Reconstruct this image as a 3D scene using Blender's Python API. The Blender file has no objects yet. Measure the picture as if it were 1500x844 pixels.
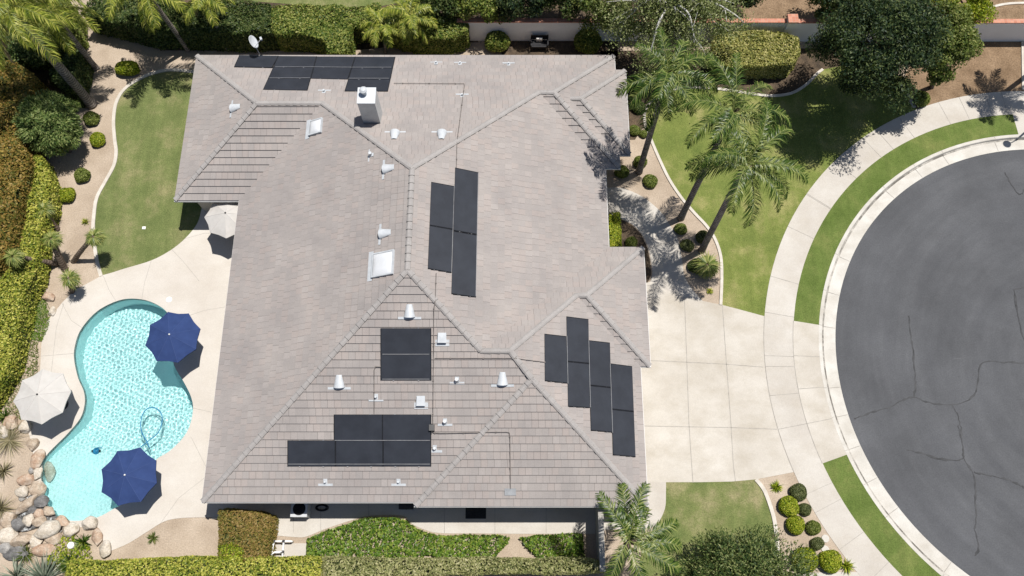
import bpy, bmesh, math, random
import numpy as np
from mathutils import Vector, Matrix
from mathutils.geometry import tessellate_polygon

random.seed(7)
RNG = np.random.default_rng(11)
SC = bpy.context.scene
COL = SC.collection
PI = math.pi

# ------------------------------------------------------------------ camera model (drone, 45 m up, tilted 19.7 degrees from straight down)
F_PX, TILT, CAM_H = 1210.0, math.radians(19.7), 45.0
CT, ST = math.cos(TILT), math.sin(TILT)
SUN = np.array([-0.25, -0.20])          # shadow run per metre of height


def g(u, w, z=0.0):
    """pixel of the 1500 px photograph -> world point at height z"""
    X = (u - 750) / F_PX
    Y = (422 - w) / F_PX
    dz = Y * ST - CT
    k = (z - CAM_H) / dz
    return (X * k, (Y * CT + ST) * k, z)


def gp(pts, z=0.0):
    return [g(u, w, z) for u, w in pts]


def smooth_line(pts, n=6, closed=False):
    """Catmull-Rom through 2-D/3-D points"""
    P = [np.array(p, float) for p in pts]
    m = len(P)
    out = []
    rng = range(m) if closed else range(m - 1)
    for i in rng:
        p0 = P[(i - 1) % m] if (closed or i > 0) else P[i]
        p1 = P[i]
        p2 = P[(i + 1) % m]
        p3 = P[(i + 2) % m] if (closed or i + 2 < m) else p2
        for k in range(n):
            t = k / n
            out.append(0.5 * ((2 * p1) + (-p0 + p2) * t + (2 * p0 - 5 * p1 + 4 * p2 - p3) * t * t + (-p0 + 3 * p1 - 3 * p2 + p3) * t ** 3))
    if not closed:
        out.append(P[-1])
    return [tuple(p) for p in out]


# ------------------------------------------------------------------ object helpers
def link(o, parent=None):
    COL.objects.link(o)
    if parent is not None:
        o.parent = parent
        o.matrix_parent_inverse = Matrix.Translation(parent_world(parent)).inverted()
    return o


def parent_world(p):
    v = Vector((0, 0, 0))
    while p is not None:
        v += p.location
        if p.parent is not None:
            v += p.matrix_parent_inverse.translation
        p = p.parent
    return v


def obj(name, verts, faces, mats, parent=None, midx=None, smooth=False, local=False):
    """ONE mesh object; verts in world space (or local to its parent when local)"""
    me = bpy.data.meshes.new(name)
    V = np.asarray(verts, dtype=np.float32).reshape(-1, 3)
    if isinstance(faces, np.ndarray):
        n, k = faces.shape
        me.vertices.add(len(V))
        me.vertices.foreach_set('co', V.ravel())
        me.loops.add(n * k)
        me.loops.foreach_set('vertex_index', faces.astype(np.int32).ravel())
        me.polygons.add(n)
        me.polygons.foreach_set('loop_start', np.arange(0, n * k, k, dtype=np.int32))
        me.polygons.foreach_set('loop_total', np.full(n, k, dtype=np.int32))
        me.update(calc_edges=True)
    else:
        me.from_pydata([tuple(map(float, v)) for v in V], [], [tuple(f) for f in faces])
    if not isinstance(mats, (list, tuple)):
        mats = [mats]
    for m in mats:
        me.materials.append(m)
    if midx is not None:
        me.polygons.foreach_set('material_index', np.asarray(midx, dtype=np.int32))
    if smooth:
        me.polygons.foreach_set('use_smooth', np.ones(len(me.polygons), dtype=bool))
    me.update()
    o = bpy.data.objects.new(name, me)
    COL.objects.link(o)
    if parent is not None:
        o.parent = parent
        if not local:
            o.matrix_parent_inverse = Matrix.Translation(parent_world(parent)).inverted()
    return o


def thing(name, label, cat, loc=(0, 0, 0), group=None):
    o = bpy.data.objects.new(name, None)
    o.empty_display_size = 0.3
    COL.objects.link(o)
    o.location = loc
    return tag(o, label, cat, group)


def tag(o, label, cat, group=None):
    o['label'] = label
    o['category'] = cat
    if group:
        o['group'] = group
    return o


def struct(o, label=None, kind='structure'):
    o['kind'] = kind
    if label:
        o['label'] = label
    return o


class MB:
    """collects pieces into one mesh"""
    def __init__(self):
        self.v, self.f, self.m = [], [], []

    def add(self, V, Fc, m=0):
        b = len(self.v)
        self.v += [tuple(map(float, p)) for p in V]
        for f in Fc:
            self.f.append(tuple(int(i) + b for i in f))
            self.m.append(m)
        return self

    def box(self, c, s, rz=0, m=0, tilt=None):
        x, y, z = s[0] / 2, s[1] / 2, s[2] / 2
        V = [(-x, -y, -z), (x, -y, -z), (x, y, -z), (-x, y, -z), (-x, -y, z), (x, -y, z), (x, y, z), (-x, y, z)]
        M = Matrix.Rotation(rz, 3, 'Z')
        if tilt is not None:
            M = tilt @ M
        V = [tuple(M @ Vector(p) + Vector(c)) for p in V]
        return self.add(V, [(3, 2, 1, 0), (4, 5, 6, 7), (0, 1, 5, 4), (1, 2, 6, 5), (2, 3, 7, 6), (3, 0, 4, 7)], m)

    def tube(self, pts, rad, seg=8, m=0, cap=True):
        V, Fc = tube(pts, rad, seg, cap)
        return self.add(V, Fc, m)

    def lathe(self, c, prof, seg=20, m=0, caps=True, ph=0):
        """prof = list of (r, z)"""
        V, Fc = [], []
        n = len(prof)
        for r, z in prof:
            for k in range(seg):
                a = 2 * PI * k / seg + ph
                V.append((c[0] + r * math.cos(a), c[1] + r * math.sin(a), c[2] + z))
        for i in range(n - 1):
            for k in range(seg):
                k2 = (k + 1) % seg
                Fc.append((i * seg + k, i * seg + k2, (i + 1) * seg + k2, (i + 1) * seg + k))
        if caps:
            Fc.append(tuple(range(seg))[::-1])
            Fc.append(tuple((n - 1) * seg + k for k in range(seg)))
        return self.add(V, Fc, m)

    def build(self, name, mats, parent=None, smooth=False, local=False):
        return obj(name, self.v, self.f, mats, parent, self.m, smooth, local)


def tube(pts, rad, seg=8, cap=True):
    P = [np.array(p, float) for p in pts]
    n = len(P)
    if not hasattr(rad, '__len__'):
        rad = [rad] * n
    V, Fc = [], []
    up = np.array([0.0, 0.0, 1.0])
    prev = None
    for i in range(n):
        d = P[min(i + 1, n - 1)] - P[max(i - 1, 0)]
        d = d / (np.linalg.norm(d) + 1e-9)
        if prev is None:
            a = np.cross(d, up if abs(d[2]) < .95 else np.array([1.0, 0, 0]))
        else:
            a = prev - d * np.dot(prev, d)
        a /= np.linalg.norm(a) + 1e-9
        prev = a
        b = np.cross(d, a)
        for k in range(seg):
            t = 2 * PI * k / seg
            V.append(P[i] + rad[i] * (math.cos(t) * a + math.sin(t) * b))
    for i in range(n - 1):
        for k in range(seg):
            k2 = (k + 1) % seg
            Fc.append((i * seg + k, i * seg + k2, (i + 1) * seg + k2, (i + 1) * seg + k))
    if cap:
        Fc.append(tuple(range(seg))[::-1])
        Fc.append(tuple((n - 1) * seg + k for k in range(seg)))
    return V, Fc


def poly_area(P):
    P = np.asarray(P)[:, :2]
    x, y = P.T
    return 0.5 * float(np.sum(x * np.roll(y, -1) - np.roll(x, -1) * y))


def ccw(P):
    P = list(P)
    return P if poly_area(P) > 0 else P[::-1]


def slab_mb(outline, z, depth=0.25, holes=(), m=0, mb=None):
    """flat sheet with skirt; outline/holes world xy"""
    mb = mb or MB()
    rings = [ccw([(p[0], p[1]) for p in outline])] + [ccw([(p[0], p[1]) for p in h])[::-1] for h in holes]
    tri = tessellate_polygon([[Vector((p[0], p[1], 0)) for p in r] for r in rings])
    flat = [p for r in rings for p in r]
    V = [(p[0], p[1], z) for p in flat]
    T = []
    for t in tri:
        a, b, c = (flat[i] for i in t)
        s = (b[0] - a[0]) * (c[1] - a[1]) - (b[1] - a[1]) * (c[0] - a[0])
        if abs(s) < 1e-10:
            continue
        T.append(tuple(t) if s > 0 else tuple(t)[::-1])
    mb.add(V, T, m)
    if depth:
        for r in rings:
            n = len(r)
            V = [(p[0], p[1], z) for p in r] + [(p[0], p[1], z - depth) for p in r]
            mb.add(V, [(i, i + n, (i + 1) % n + n, (i + 1) % n) for i in range(n)], m)
    return mb


def strip_mb(mb, line, width, z, m=0, height=0.0):
    """ribbon along a world polyline, width a number or list; height>0 makes a raised kerb"""
    P = np.array([p[:2] for p in line])
    n = len(P)
    W = width if hasattr(width, '__len__') else [width] * n
    L, R = [], []
    for i in range(n):
        d = P[min(i + 1, n - 1)] - P[max(i - 1, 0)]
        d /= np.linalg.norm(d) + 1e-9
        nrm = np.array([-d[1], d[0]])
        L.append(P[i] + nrm * W[i] / 2)
        R.append(P[i] - nrm * W[i] / 2)
    V = [(p[0], p[1], z) for p in L] + [(p[0], p[1], z) for p in R]
    Fc = [(i, i + n, i + n + 1, i + 1) for i in range(n - 1)]
    mb.add(V, Fc, m)
    if height:
        for S, flip in ((L, 0), (R, 1)):
            V = [(p[0], p[1], z) for p in S] + [(p[0], p[1], z - height) for p in S]
            Fc = [((i, i + 1, i + n + 1, i + n) if not flip else (i, i + n, i + n + 1, i + 1)) for i in range(n - 1)]
            mb.add(V, Fc, m)
        for e in (0, n - 1):
            a, b = L[e], R[e]
            mb.add([(a[0], a[1], z), (b[0], b[1], z), (b[0], b[1], z - height), (a[0], a[1], z - height)], [(0, 1, 2, 3)], m)
    return mb


def in_poly(X, Y, P):
    P = np.asarray(P)[:, :2]
    ins = np.zeros(X.shape, bool)
    n = len(P)
    j = n - 1
    for i in range(n):
        xi, yi = P[i]
        xj, yj = P[j]
        c = ((yi > Y) != (yj > Y))
        with np.errstate(divide='ignore', invalid='ignore'):
            xx = (xj - xi) * (Y - yi) / (yj - yi + 1e-12) + xi
        ins ^= c & (X < xx)
        j = i
    return ins


def sample_poly(P, n, rng=RNG):
    P = np.asarray(P)[:, :2]
    lo, hi = P.min(0), P.max(0)
    out = np.zeros((0, 2))
    while len(out) < n:
        q = rng.uniform(lo, hi, (n * 2 + 50, 2))
        out = np.vstack([out, q[in_poly(q[:, 0], q[:, 1], P)]])
    return out[:n]


def unit(v):
    return v / (np.linalg.norm(v, axis=-1, keepdims=True) + 1e-9)


def leaf_quads(P, N, size, aspect=0.55, jitter=0.8, rng=RNG, tang=None):
    """diamond leaves: centres P, facing N (jittered)"""
    n = len(P)
    N = unit(N + jitter * rng.normal(size=(n, 3)))
    T = rng.normal(size=(n, 3)) if tang is None else tang + 0.5 * rng.normal(size=(n, 3))
    T = unit(T - N * np.sum(T * N, 1, keepdims=True))
    B = np.cross(N, T)
    L = (size * rng.uniform(.65, 1.3, n))[:, None]
    W = L * aspect
    V = np.stack([P - T * L / 2, P + B * W / 2, P + T * L / 2 + N * L * .08, P - B * W / 2], 1).reshape(-1, 3)
    Fc = np.arange(4 * n).reshape(n, 4)
    return V, Fc


def join_np(parts):
    """[(V, F(n,4), midx)] -> V, F, midx"""
    Vs, Fs, Ms, b = [], [], [], 0
    for V, Fc, m in parts:
        V = np.asarray(V, float).reshape(-1, 3)
        Fc = np.asarray(Fc)
        Vs.append(V)
        Fs.append(Fc + b)
        Ms.append(np.full(len(Fc), m))
        b += len(V)
    return np.vstack(Vs), np.vstack(Fs), np.concatenate(Ms)


def vnoise(P, scale, seed=0):
    """cheap smooth noise in [-1,1] from summed sines"""
    r = np.random.default_rng(seed)
    out = np.zeros(len(P))
    for k in range(6):
        d = r.normal(size=P.shape[1])
        d /= np.linalg.norm(d)
        out += np.sin((P @ d) * scale * r.uniform(.6, 1.9) + r.uniform(0, 6.28))
    return out / 3.2


# ------------------------------------------------------------------ material helpers
def lin(r, gg, b):
    f = lambda c: (c / 255 / 12.92) if c / 255 <= .04045 else ((c / 255 + .055) / 1.055) ** 2.4
    return (f(r), f(gg), f(b))


def nodes_of(name):
    m = bpy.data.materials.new(name)
    m.use_nodes = True
    nt = m.node_tree
    for n in list(nt.nodes):
        nt.nodes.remove(n)
    out = nt.nodes.new('ShaderNodeOutputMaterial')
    return m, nt, out


def N(nt, typ, **kw):
    n = nt.nodes.new(typ)
    for k, v in kw.items():
        if k.startswith('i_'):
            key = k[2:]
            n.inputs[int(key) if key.isdigit() else key.replace('_', ' ')].default_value = v
        else:
            setattr(n, k, v)
    return n


def ramp(nt, stops, interp='LINEAR'):
    r = nt.nodes.new('ShaderNodeValToRGB')
    r.color_ramp.interpolation = interp
    e = r.color_ramp.elements
    while len(e) < len(stops):
        e.new(0.5)
    for el, (p, c) in zip(e, stops):
        el.position = p
        el.color = (c[0], c[1], c[2], 1)
    return r


def mixrgb(nt, fac, a, b, mode='MIX'):
    n = nt.nodes.new('ShaderNodeMix')
    n.data_type = 'RGBA'
    n.blend_type = mode
    for sock, v in ((n.inputs[0], fac), (n.inputs[6], a), (n.inputs[7], b)):
        if hasattr(v, 'is_linked'):
            nt.links.new(v, sock)
        elif hasattr(v, '__len__'):
            sock.default_value = (v[0], v[1], v[2], 1)
        else:
            sock.default_value = v
    return n.outputs[2]


def math_n(nt, op, a, b=None, clamp=False):
    n = nt.nodes.new('ShaderNodeMath')
    n.operation = op
    n.use_clamp = clamp
    for i, v in enumerate((a, b)):
        if v is None:
            continue
        if hasattr(v, 'is_linked'):
            nt.links.new(v, n.inputs[i])
        else:
            n.inputs[i].default_value = v
    return n.outputs[0]


def noise(nt, coord, scale, detail=4, rough=.55, out='Fac', vec_scale=None):
    n = nt.nodes.new('ShaderNodeTexNoise')
    n.inputs['Scale'].default_value = scale
    n.inputs['Detail'].default_value = detail
    n.inputs['Roughness'].default_value = rough
    if vec_scale is not None:
        mp = nt.nodes.new('ShaderNodeMapping')
        mp.inputs['Scale'].default_value = vec_scale
        nt.links.new(coord, mp.inputs['Vector'])
        coord = mp.outputs[0]
    nt.links.new(coord, n.inputs['Vector'])
    return n.outputs[out]


def bsdf(nt, out, color, rough=.8, bump=None, strength=.3, dist=.02, spec=.3, metallic=0.0):
    b = nt.nodes.new('ShaderNodeBsdfPrincipled')
    if hasattr(color, 'is_linked'):
        nt.links.new(color, b.inputs['Base Color'])
    else:
        b.inputs['Base Color'].default_value = (*color, 1)
    if hasattr(rough, 'is_linked'):
        nt.links.new(rough, b.inputs['Roughness'])
    else:
        b.inputs['Roughness'].default_value = rough
    b.inputs['Specular IOR Level'].default_value = spec
    b.inputs['Metallic'].default_value = metallic
    if bump is not None:
        bn = nt.nodes.new('ShaderNodeBump')
        bn.inputs['Strength'].default_value = strength
        bn.inputs['Distance'].default_value = dist
        nt.links.new(bump, bn.inputs['Height'])
        nt.links.new(bn.outputs[0], b.inputs['Normal'])
    nt.links.new(b.outputs[0], out.inputs[0])
    return b


def pmat(name, c1, c2, scale=1.0, fine=None, c3=None, rough=.85, bump=.3, dist=.02, spec=.25, metallic=0, vec_scale=None, lo=.35, hi=.65, fine_amt=.25, coord='Object'):
    """two/three tone noise material with a fine grain"""
    m, nt, out = nodes_of(name)
    tc = nt.nodes.new('ShaderNodeTexCoord')
    co = tc.outputs[coord]
    n1 = noise(nt, co, scale, 5, .6, vec_scale=vec_scale)
    stops = [(lo, c1), (hi, c2)] if c3 is None else [(lo, c1), ((lo + hi) / 2, c2), (hi, c3)]
    col = ramp(nt, stops)
    nt.links.new(n1, col.inputs[0])
    c = col.outputs[0]
    bmp = n1
    if fine:
        n2 = noise(nt, co, fine, 3, .7)
        r2 = ramp(nt, [(.3, (1 - fine_amt,) * 3), (.7, (1 + fine_amt * .6,) * 3)])
        nt.links.new(n2, r2.inputs[0])
        c = mixrgb(nt, 1.0, c, r2.outputs[0], 'MULTIPLY')
        bmp = n2
    bsdf(nt, out, c, rough, bmp if bump else None, bump, dist, spec, metallic)
    return m


def leafmat(name, cols, trans=.25, patch=.6, patch_scale=.8, rough=.5):
    """foliage: each leaf its own green, with larger drifts of tone"""
    m, nt, out = nodes_of(name)
    geo = nt.nodes.new('ShaderNodeNewGeometry')
    tc = nt.nodes.new('ShaderNodeTexCoord')
    n1 = noise(nt, tc.outputs['Object'], patch_scale, 3, .6)
    f = math_n(nt, 'ADD', math_n(nt, 'MULTIPLY', geo.outputs['Random Per Island'], 1 - patch), math_n(nt, 'MULTIPLY', n1, patch))
    k = len(cols)
    r = ramp(nt, [(.22 + .56 * i / max(1, k - 1), c) for i, c in enumerate(cols)])
    nt.links.new(f, r.inputs[0])
    b = nt.nodes.new('ShaderNodeBsdfPrincipled')
    nt.links.new(r.outputs[0], b.inputs['Base Color'])
    b.inputs['Roughness'].default_value = rough
    b.inputs['Specular IOR Level'].default_value = .2
    t = nt.nodes.new('ShaderNodeBsdfTranslucent')
    tcol = mixrgb(nt, 1.0, r.outputs[0], (1.3, 1.45, .55), 'MULTIPLY')
    nt.links.new(tcol, t.inputs[0])
    mx = nt.nodes.new('ShaderNodeMixShader')
    mx.inputs[0].default_value = trans
    nt.links.new(b.outputs[0], mx.inputs[1])
    nt.links.new(t.outputs[0], mx.inputs[2])
    nt.links.new(mx.outputs[0], out.inputs[0])
    return m
WAVE_AMP, CAUSTICS, EXPOSURE = 0.31, True, 0.22
# ------------------------------------------------------------------ materials of the setting
def s(c, k=1.0):
    return tuple(x * k for x in lin(*c))


M = {}
M['dirt'] = pmat('garden soil', (.335, .265, .198), (.44, .36, .28), .5, 14, rough=.95, bump=.5, dist=.04, fine_amt=.24)
M['brown_dirt'] = pmat('bare brown soil', (.17, .112, .066), (.27, .185, .115), .9, 10, rough=.95, bump=.6, dist=.05, fine_amt=.4)
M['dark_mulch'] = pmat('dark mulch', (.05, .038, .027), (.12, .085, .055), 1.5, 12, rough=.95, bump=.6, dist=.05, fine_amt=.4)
M['joint'] = pmat('concrete joint', (.25, .23, .205), (.36, .335, .30), 3, rough=.9, bump=0)


def lawn_mat(name, a, b, c, sc=.5):
    m, nt, out = nodes_of(name)
    tc = nt.nodes.new('ShaderNodeTexCoord')
    co = tc.outputs['Object']
    n1 = noise(nt, co, sc, 7, .68)
    r = ramp(nt, [(.27, a), (.5, b), (.75, c)])
    nt.links.new(n1, r.inputs[0])
    n2 = noise(nt, co, 16, 4, .75)
    r2 = ramp(nt, [(.28, (.62,) * 3), (.72, (1.28,) * 3)])
    nt.links.new(n2, r2.inputs[0])
    cc = mixrgb(nt, 1.0, r.outputs[0], r2.outputs[0], 'MULTIPLY')
    n3 = noise(nt, co, .9, 3, .5, vec_scale=(3.0, .25, 1))
    r3 = ramp(nt, [(.35, (.93,) * 3), (.65, (1.07,) * 3)])
    nt.links.new(n3, r3.inputs[0])
    cc = mixrgb(nt, 1.0, cc, r3.outputs[0], 'MULTIPLY')
    bsdf(nt, out, cc, .9, n2, .8, .05, .15)
    return m


M['lawn'] = lawn_mat('mown lawn', (.092, .124, .038), (.145, .170, .060), (.275, .245, .125))
M['front_lawn'] = lawn_mat('front lawn', (.092, .130, .028), (.160, .190, .048), (.33, .295, .125), .45)
M['strip_lawn'] = lawn_mat('parkway lawn', (.075, .115, .022), (.115, .155, .038), (.19, .205, .065), .6)
M['patchy_lawn'] = lawn_mat('patchy lawn', (.085, .125, .034), (.155, .175, .062), (.34, .285, .165), .55)


def conc_mat(name, a, b, stain=(.62, .58, .52), stain_amt=.35, sc=.35, warm=None):
    m, nt, out = nodes_of(name)
    tc = nt.nodes.new('ShaderNodeTexCoord')
    co = tc.outputs['Object']
    n1 = noise(nt, co, sc, 5, .6)
    r = ramp(nt, [(.35, a), (.65, b)])
    nt.links.new(n1, r.inputs[0])
    n2 = noise(nt, co, .55, 7, .62, vec_scale=(1, 1.5, 1))
    r2 = ramp(nt, [(.42, (0, 0, 0)), (.78, (1, 1, 1))])
    nt.links.new(n2, r2.inputs[0])
    f = math_n(nt, 'MULTIPLY', r2.outputs[0], stain_amt)
    c = mixrgb(nt, f, r.outputs[0], tuple(a[i] * stain[i] for i in range(3)))
    n3 = noise(nt, co, 22, 3, .7)
    r3 = ramp(nt, [(.3, (.90,) * 3), (.7, (1.06,) * 3)])
    nt.links.new(n3, r3.inputs[0])
    c = mixrgb(nt, 1.0, c, r3.outputs[0], 'MULTIPLY')
    bsdf(nt, out, c, .85, n3, .2, .01, .2)
    return m


M['deck'] = conc_mat('pool deck concrete', (.485, .443, .393), (.545, .508, .458), stain=(.84, .80, .74), stain_amt=.4)
M['drive'] = conc_mat('driveway concrete', (.44, .403, .350), (.535, .50, .448), stain=(.74, .70, .62), stain_amt=.6, sc=.22)
M['walk'] = conc_mat('sidewalk concrete', (.43, .395, .35), (.51, .48, .435), stain=(.80, .74, .64), stain_amt=.4)
M['kerb'] = conc_mat('kerb concrete', (.47, .445, .40), (.57, .548, .505), stain=(.72, .66, .58), stain_amt=.5, sc=1.0)
M['edging'] = conc_mat('edging concrete', (.48, .44, .385), (.58, .54, .48), stain=(.75, .7, .6), stain_amt=.3, sc=2.0)
M['flow'] = pmat('gutter dirt', (.13, .12, .105), (.42, .395, .355), 1.2, 9, rough=.9, lo=.42, hi=.6)


def asphalt_mat():
    m, nt, out = nodes_of('asphalt')
    tc = nt.nodes.new('ShaderNodeTexCoord')
    sep = nt.nodes.new('ShaderNodeSeparateXYZ')
    nt.links.new(tc.outputs['Object'], sep.inputs[0])
    x = math_n(nt, 'SUBTRACT', sep.outputs[0], 33.0)
    y = math_n(nt, 'SUBTRACT', sep.outputs[1], 11.0)
    r = math_n(nt, 'SQRT', math_n(nt, 'ADD', math_n(nt, 'MULTIPLY', x, x), math_n(nt, 'MULTIPLY', y, y)))
    th = math_n(nt, 'ARCTAN2', y, math_n(nt, 'MULTIPLY', x, -1.0))
    cmb = nt.nodes.new('ShaderNodeCombineXYZ')
    nt.links.new(math_n(nt, 'MULTIPLY', r, 1.0), cmb.inputs[0])
    nt.links.new(math_n(nt, 'MULTIPLY', th, 1.6), cmb.inputs[1])
    n1 = noise(nt, cmb.outputs[0], 1.1, 5, .6)
    rr = ramp(nt, [(.3, (.068, .070, .076)), (.52, (.078, .080, .086)), (.74, (.092, .094, .100))])
    nt.links.new(n1, rr.inputs[0])
    n2 = noise(nt, tc.outputs['Object'], 14, 6, .85)
    r2 = ramp(nt, [(.3, (.74,) * 3), (.7, (1.22,) * 3)])
    nt.links.new(n2, r2.inputs[0])
    c = mixrgb(nt, 1.0, rr.outputs[0], r2.outputs[0], 'MULTIPLY')
    n3 = noise(nt, tc.outputs['Object'], .22, 6, .65)
    r3 = ramp(nt, [(.34, (.80,) * 3), (.66, (1.14,) * 3)])
    nt.links.new(n3, r3.inputs[0])
    c = mixrgb(nt, 1.0, c, r3.outputs[0], 'MULTIPLY')
    # pale scuffs
    n4 = noise(nt, tc.outputs['Object'], .9, 5, .75, vec_scale=(.5, 3.5, 1))
    r4 = ramp(nt, [(.66, (0, 0, 0)), (.80, (1, 1, 1))])
    nt.links.new(n4, r4.inputs[0])
    c = mixrgb(nt, math_n(nt, 'MULTIPLY', r4.outputs[0], .35), c, (.2, .2, .205))
    bsdf(nt, out, c, .8, n2, .35, .015, .3)
    return m


M['asphalt'] = asphalt_mat()
M['sealant'] = pmat('crack sealant', (.030, .031, .033), (.062, .063, .066), 2, rough=.7, bump=0)

# ------------------------------------------------------------------ street, kerb, sidewalk (concentric arcs of the cul-de-sac)
CC = np.array([32.15, 11.35])
R_ASPH, R_KF, R_KB, R_SI, R_SO = 13.9, 14.66, 14.89, 16.32, 17.98
A0, A1 = math.radians(24), math.radians(336)


def arc(r, a0=A0, a1=A1, n=120):
    return [(CC[0] + r * math.cos(a0 + (a1 - a0) * k / n), CC[1] + r * math.sin(a0 + (a1 - a0) * k / n)) for k in range(n + 1)]


def ring(mb, prof, m=0, a0=A0, a1=A1, n=140):
    """swept cross-section: prof = [(r, z)]"""
    k = len(prof)
    V = []
    for i in range(n + 1):
        a = a0 + (a1 - a0) * i / n
        for r, z in prof:
            V.append((CC[0] + r * math.cos(a), CC[1] + r * math.sin(a), z))
    Fc = [(i * k + j, (i + 1) * k + j, (i + 1) * k + j + 1, i * k + j + 1) for i in range(n) for j in range(k - 1)]
    return mb.add(V, [f[::-1] for f in Fc], m)


def ang(p):
    q = np.array(p[:2]) - CC
    return math.atan2(q[1], q[0]) % (2 * PI)


def radial_joint(mb, a, r0, r1, z, w=.03, m=1):
    d = np.array([math.cos(a), math.sin(a)])
    strip_mb(mb, [CC + d * r0, CC + d * r1], w, z, m)


street_edge = arc(R_KB - .02)
street_hole = street_edge + [(230, street_edge[-1][1]), (230, street_edge[0][1])]
asph_outline = arc(R_ASPH + .02) + [(230, arc(R_ASPH)[-1][1]), (230, arc(R_ASPH)[0][1])]
mb = slab_mb(asph_outline, -.13, 0)
CRACKS = [
    [(1331, 462), (1334, 487), (1337, 513), (1340, 545), (1341, 568), (1338, 582)],
    [(1252, 613), (1275, 605), (1300, 598), (1322, 586), (1338, 582), (1362, 590), (1395, 593), (1423, 583), (1432, 563), (1438, 532), (1470, 531), (1502, 532)],
    [(1395, 593), (1403, 610), (1408, 630), (1407, 640), (1403, 622)],
    [(1407, 630), (1410, 655), (1412, 672), (1424, 690), (1429, 715), (1428, 735), (1430, 760), (1428, 776), (1434, 800), (1428, 815)],
    [(1330, 660), (1350, 664), (1380, 673), (1405, 674), (1412, 668)],
    [(1427, 692), (1450, 697), (1475, 702), (1492, 710), (1504, 716)],
    [(1485, 425), (1490, 455), (1498, 490), (1504, 505)],
    [(1472, 252), (1480, 268), (1490, 282), (1496, 284), (1502, 276)],
    [(1485, 425), (1505, 420)],
]
for ci, ck in enumerate(CRACKS):
    L = smooth_line(gp(ck, -.13), 5)
    L = [(p[0] + random.uniform(-.035, .035), p[1] + random.uniform(-.035, .035)) for p in L]
    strip_mb(mb, L, [random.choice((.04, .06, .08, .12)) * random.uniform(.7, 1.2) for _ in L], -.126 + .0015 * ci, 1)
street = struct(mb.build('street', [M['asphalt'], M['sealant']]), 'dark grey asphalt cul-de-sac with sealed cracks')

mb = MB()
ring(mb, [(R_ASPH, -.12), (R_KF - .22, -.128), (R_KF - .1, -.132)], 0)
ring(mb, [(R_KF - .1, -.132), (R_KF, -.128)], 2)
ring(mb, [(R_KF, -.128), (R_KF + .03, -.01), (R_KF + .06, .02), (R_KB, .02), (R_KB, -.2)], 0)
for px in ((1246, 382), (1312, 290), (1352, 258), (1389, 236), (1224, 480), (1226, 567), (1254, 655), (1312, 747), (1392, 828), (1460, 210), (1231, 432), (1228, 610), (1285, 700)):
    radial_joint(mb, ang(g(*px)), R_ASPH + .02, R_KF - .1, -.118, .03, 1)
    radial_joint(mb, ang(g(*px)), R_KF + .06, R_KB, .024, .025, 1)
struct(mb.build('kerb', [M['kerb'], M['joint'], M['flow']]), 'pale concrete kerb and gutter round the street')

# sidewalk ring
mb = MB()
ring(mb, [(R_SI, -.2), (R_SI, .02), (R_SO, .02), (R_SO, -.2)], 0)
for px in ((1165, 275), (1150, 330), (1208, 300), (1240, 250), (1290, 230), (1330, 190), (1290, 198), (1380, 160), (1408, 150), (1447, 150), (1470, 148), (1140, 408), (1135, 460)):
    radial_joint(mb, ang(g(*px)), R_SI, R_SO, .024, .03, 1)
for px in ((1190, 720), (1215, 740), (1250, 790), (1300, 825)):
    radial_joint(mb, ang(g(*px)), R_SI, R_SO, .024, .02, 1)
struct(mb.build('sidewalk', [M['walk'], M['joint']]), 'curved pale concrete sidewalk')

# parkway strips (grass between kerb and sidewalk), split by the driveway apron
a_top, a_bot = ang(g(1180, 473)), ang(g(1224, 672))
mb = MB()
ring(mb, [(R_KB - .01, .012), (R_SI + .005, .012)], 0, ang(g(1488, 184)), a_top, 90)
struct(mb.build('parkway_grass', [M['strip_lawn']]), 'bright green grass strip above the driveway apron')
mb = MB()
ring(mb, [(R_KB - .01, .014), (R_SI + .005, .014)], 0, math.radians(60), ang(g(1488, 184)), 30)
struct(mb.build('neighbour_apron', [M['walk']]), 'concrete crossing at the end of the grass strip')
mb = MB()
ring(mb, [(R_KB - .01, .012), (R_SI + .005, .012)], 0, a_bot, math.radians(318), 90)
struct(mb.build('parkway_grass', [M['strip_lawn']]), 'bright green grass strip below the driveway apron')
mb = MB()
ring(mb, [(R_KB - .01, .016), (R_SI + .005, .016)], 0, a_top, a_bot, 40)
for px in ((1181, 522), (1183, 569), (1200, 617)):
    radial_joint(mb, ang(g(*px)), R_KB, R_SI, .022, .03, 1)
ring(mb, [(R_SI - .0, .028), (R_SI + .035, .028)], 1, a_top, a_bot, 40)
struct(mb.build('driveway_apron', [M['drive'], M['joint']]), 'concrete driveway apron crossing the grass strip')

# driveway
so = arc(R_SO + .0, ang(g(1117, 463)), ang(g(1162, 692)), 40)
drive = gp([(945, 415), (956, 412), (975, 425), (1005, 436), (1029, 441), (1058, 447), (1085, 454)]) + so + gp([(1135, 697), (1106, 702.5), (1072, 705.5), (1025, 706.5), (975.5, 706.5), (930, 706.5), (930, 415)])
mb = slab_mb(drive, .018, .2)
for ln in ([(1002, 436), (1003, 451), (1006, 530), (1009, 620), (1013, 680), (1015, 707)], [(1058, 448), (1061, 490), (1064, 533), (1070.6, 622), (1074, 680), (1077, 705)], [(945, 528), (1010, 531), (1060, 533.5), (1118, 538)], [(935, 624), (1010, 625.5), (1070, 626.5), (1138, 629)]):
    strip_mb(mb, gp(ln), .035, .024, 1)
ring(mb, [(R_SO - .018, .0285), (R_SO + .018, .0285)], 1, ang(g(1117, 463)), ang(g(1162, 692)), 40)
for px in ((1120, 521), (1122, 537), (1126, 580), (1140, 629)):
    radial_joint(mb, ang(g(*px)), R_SI, R_SO, .0245, .03, 1)
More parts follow.
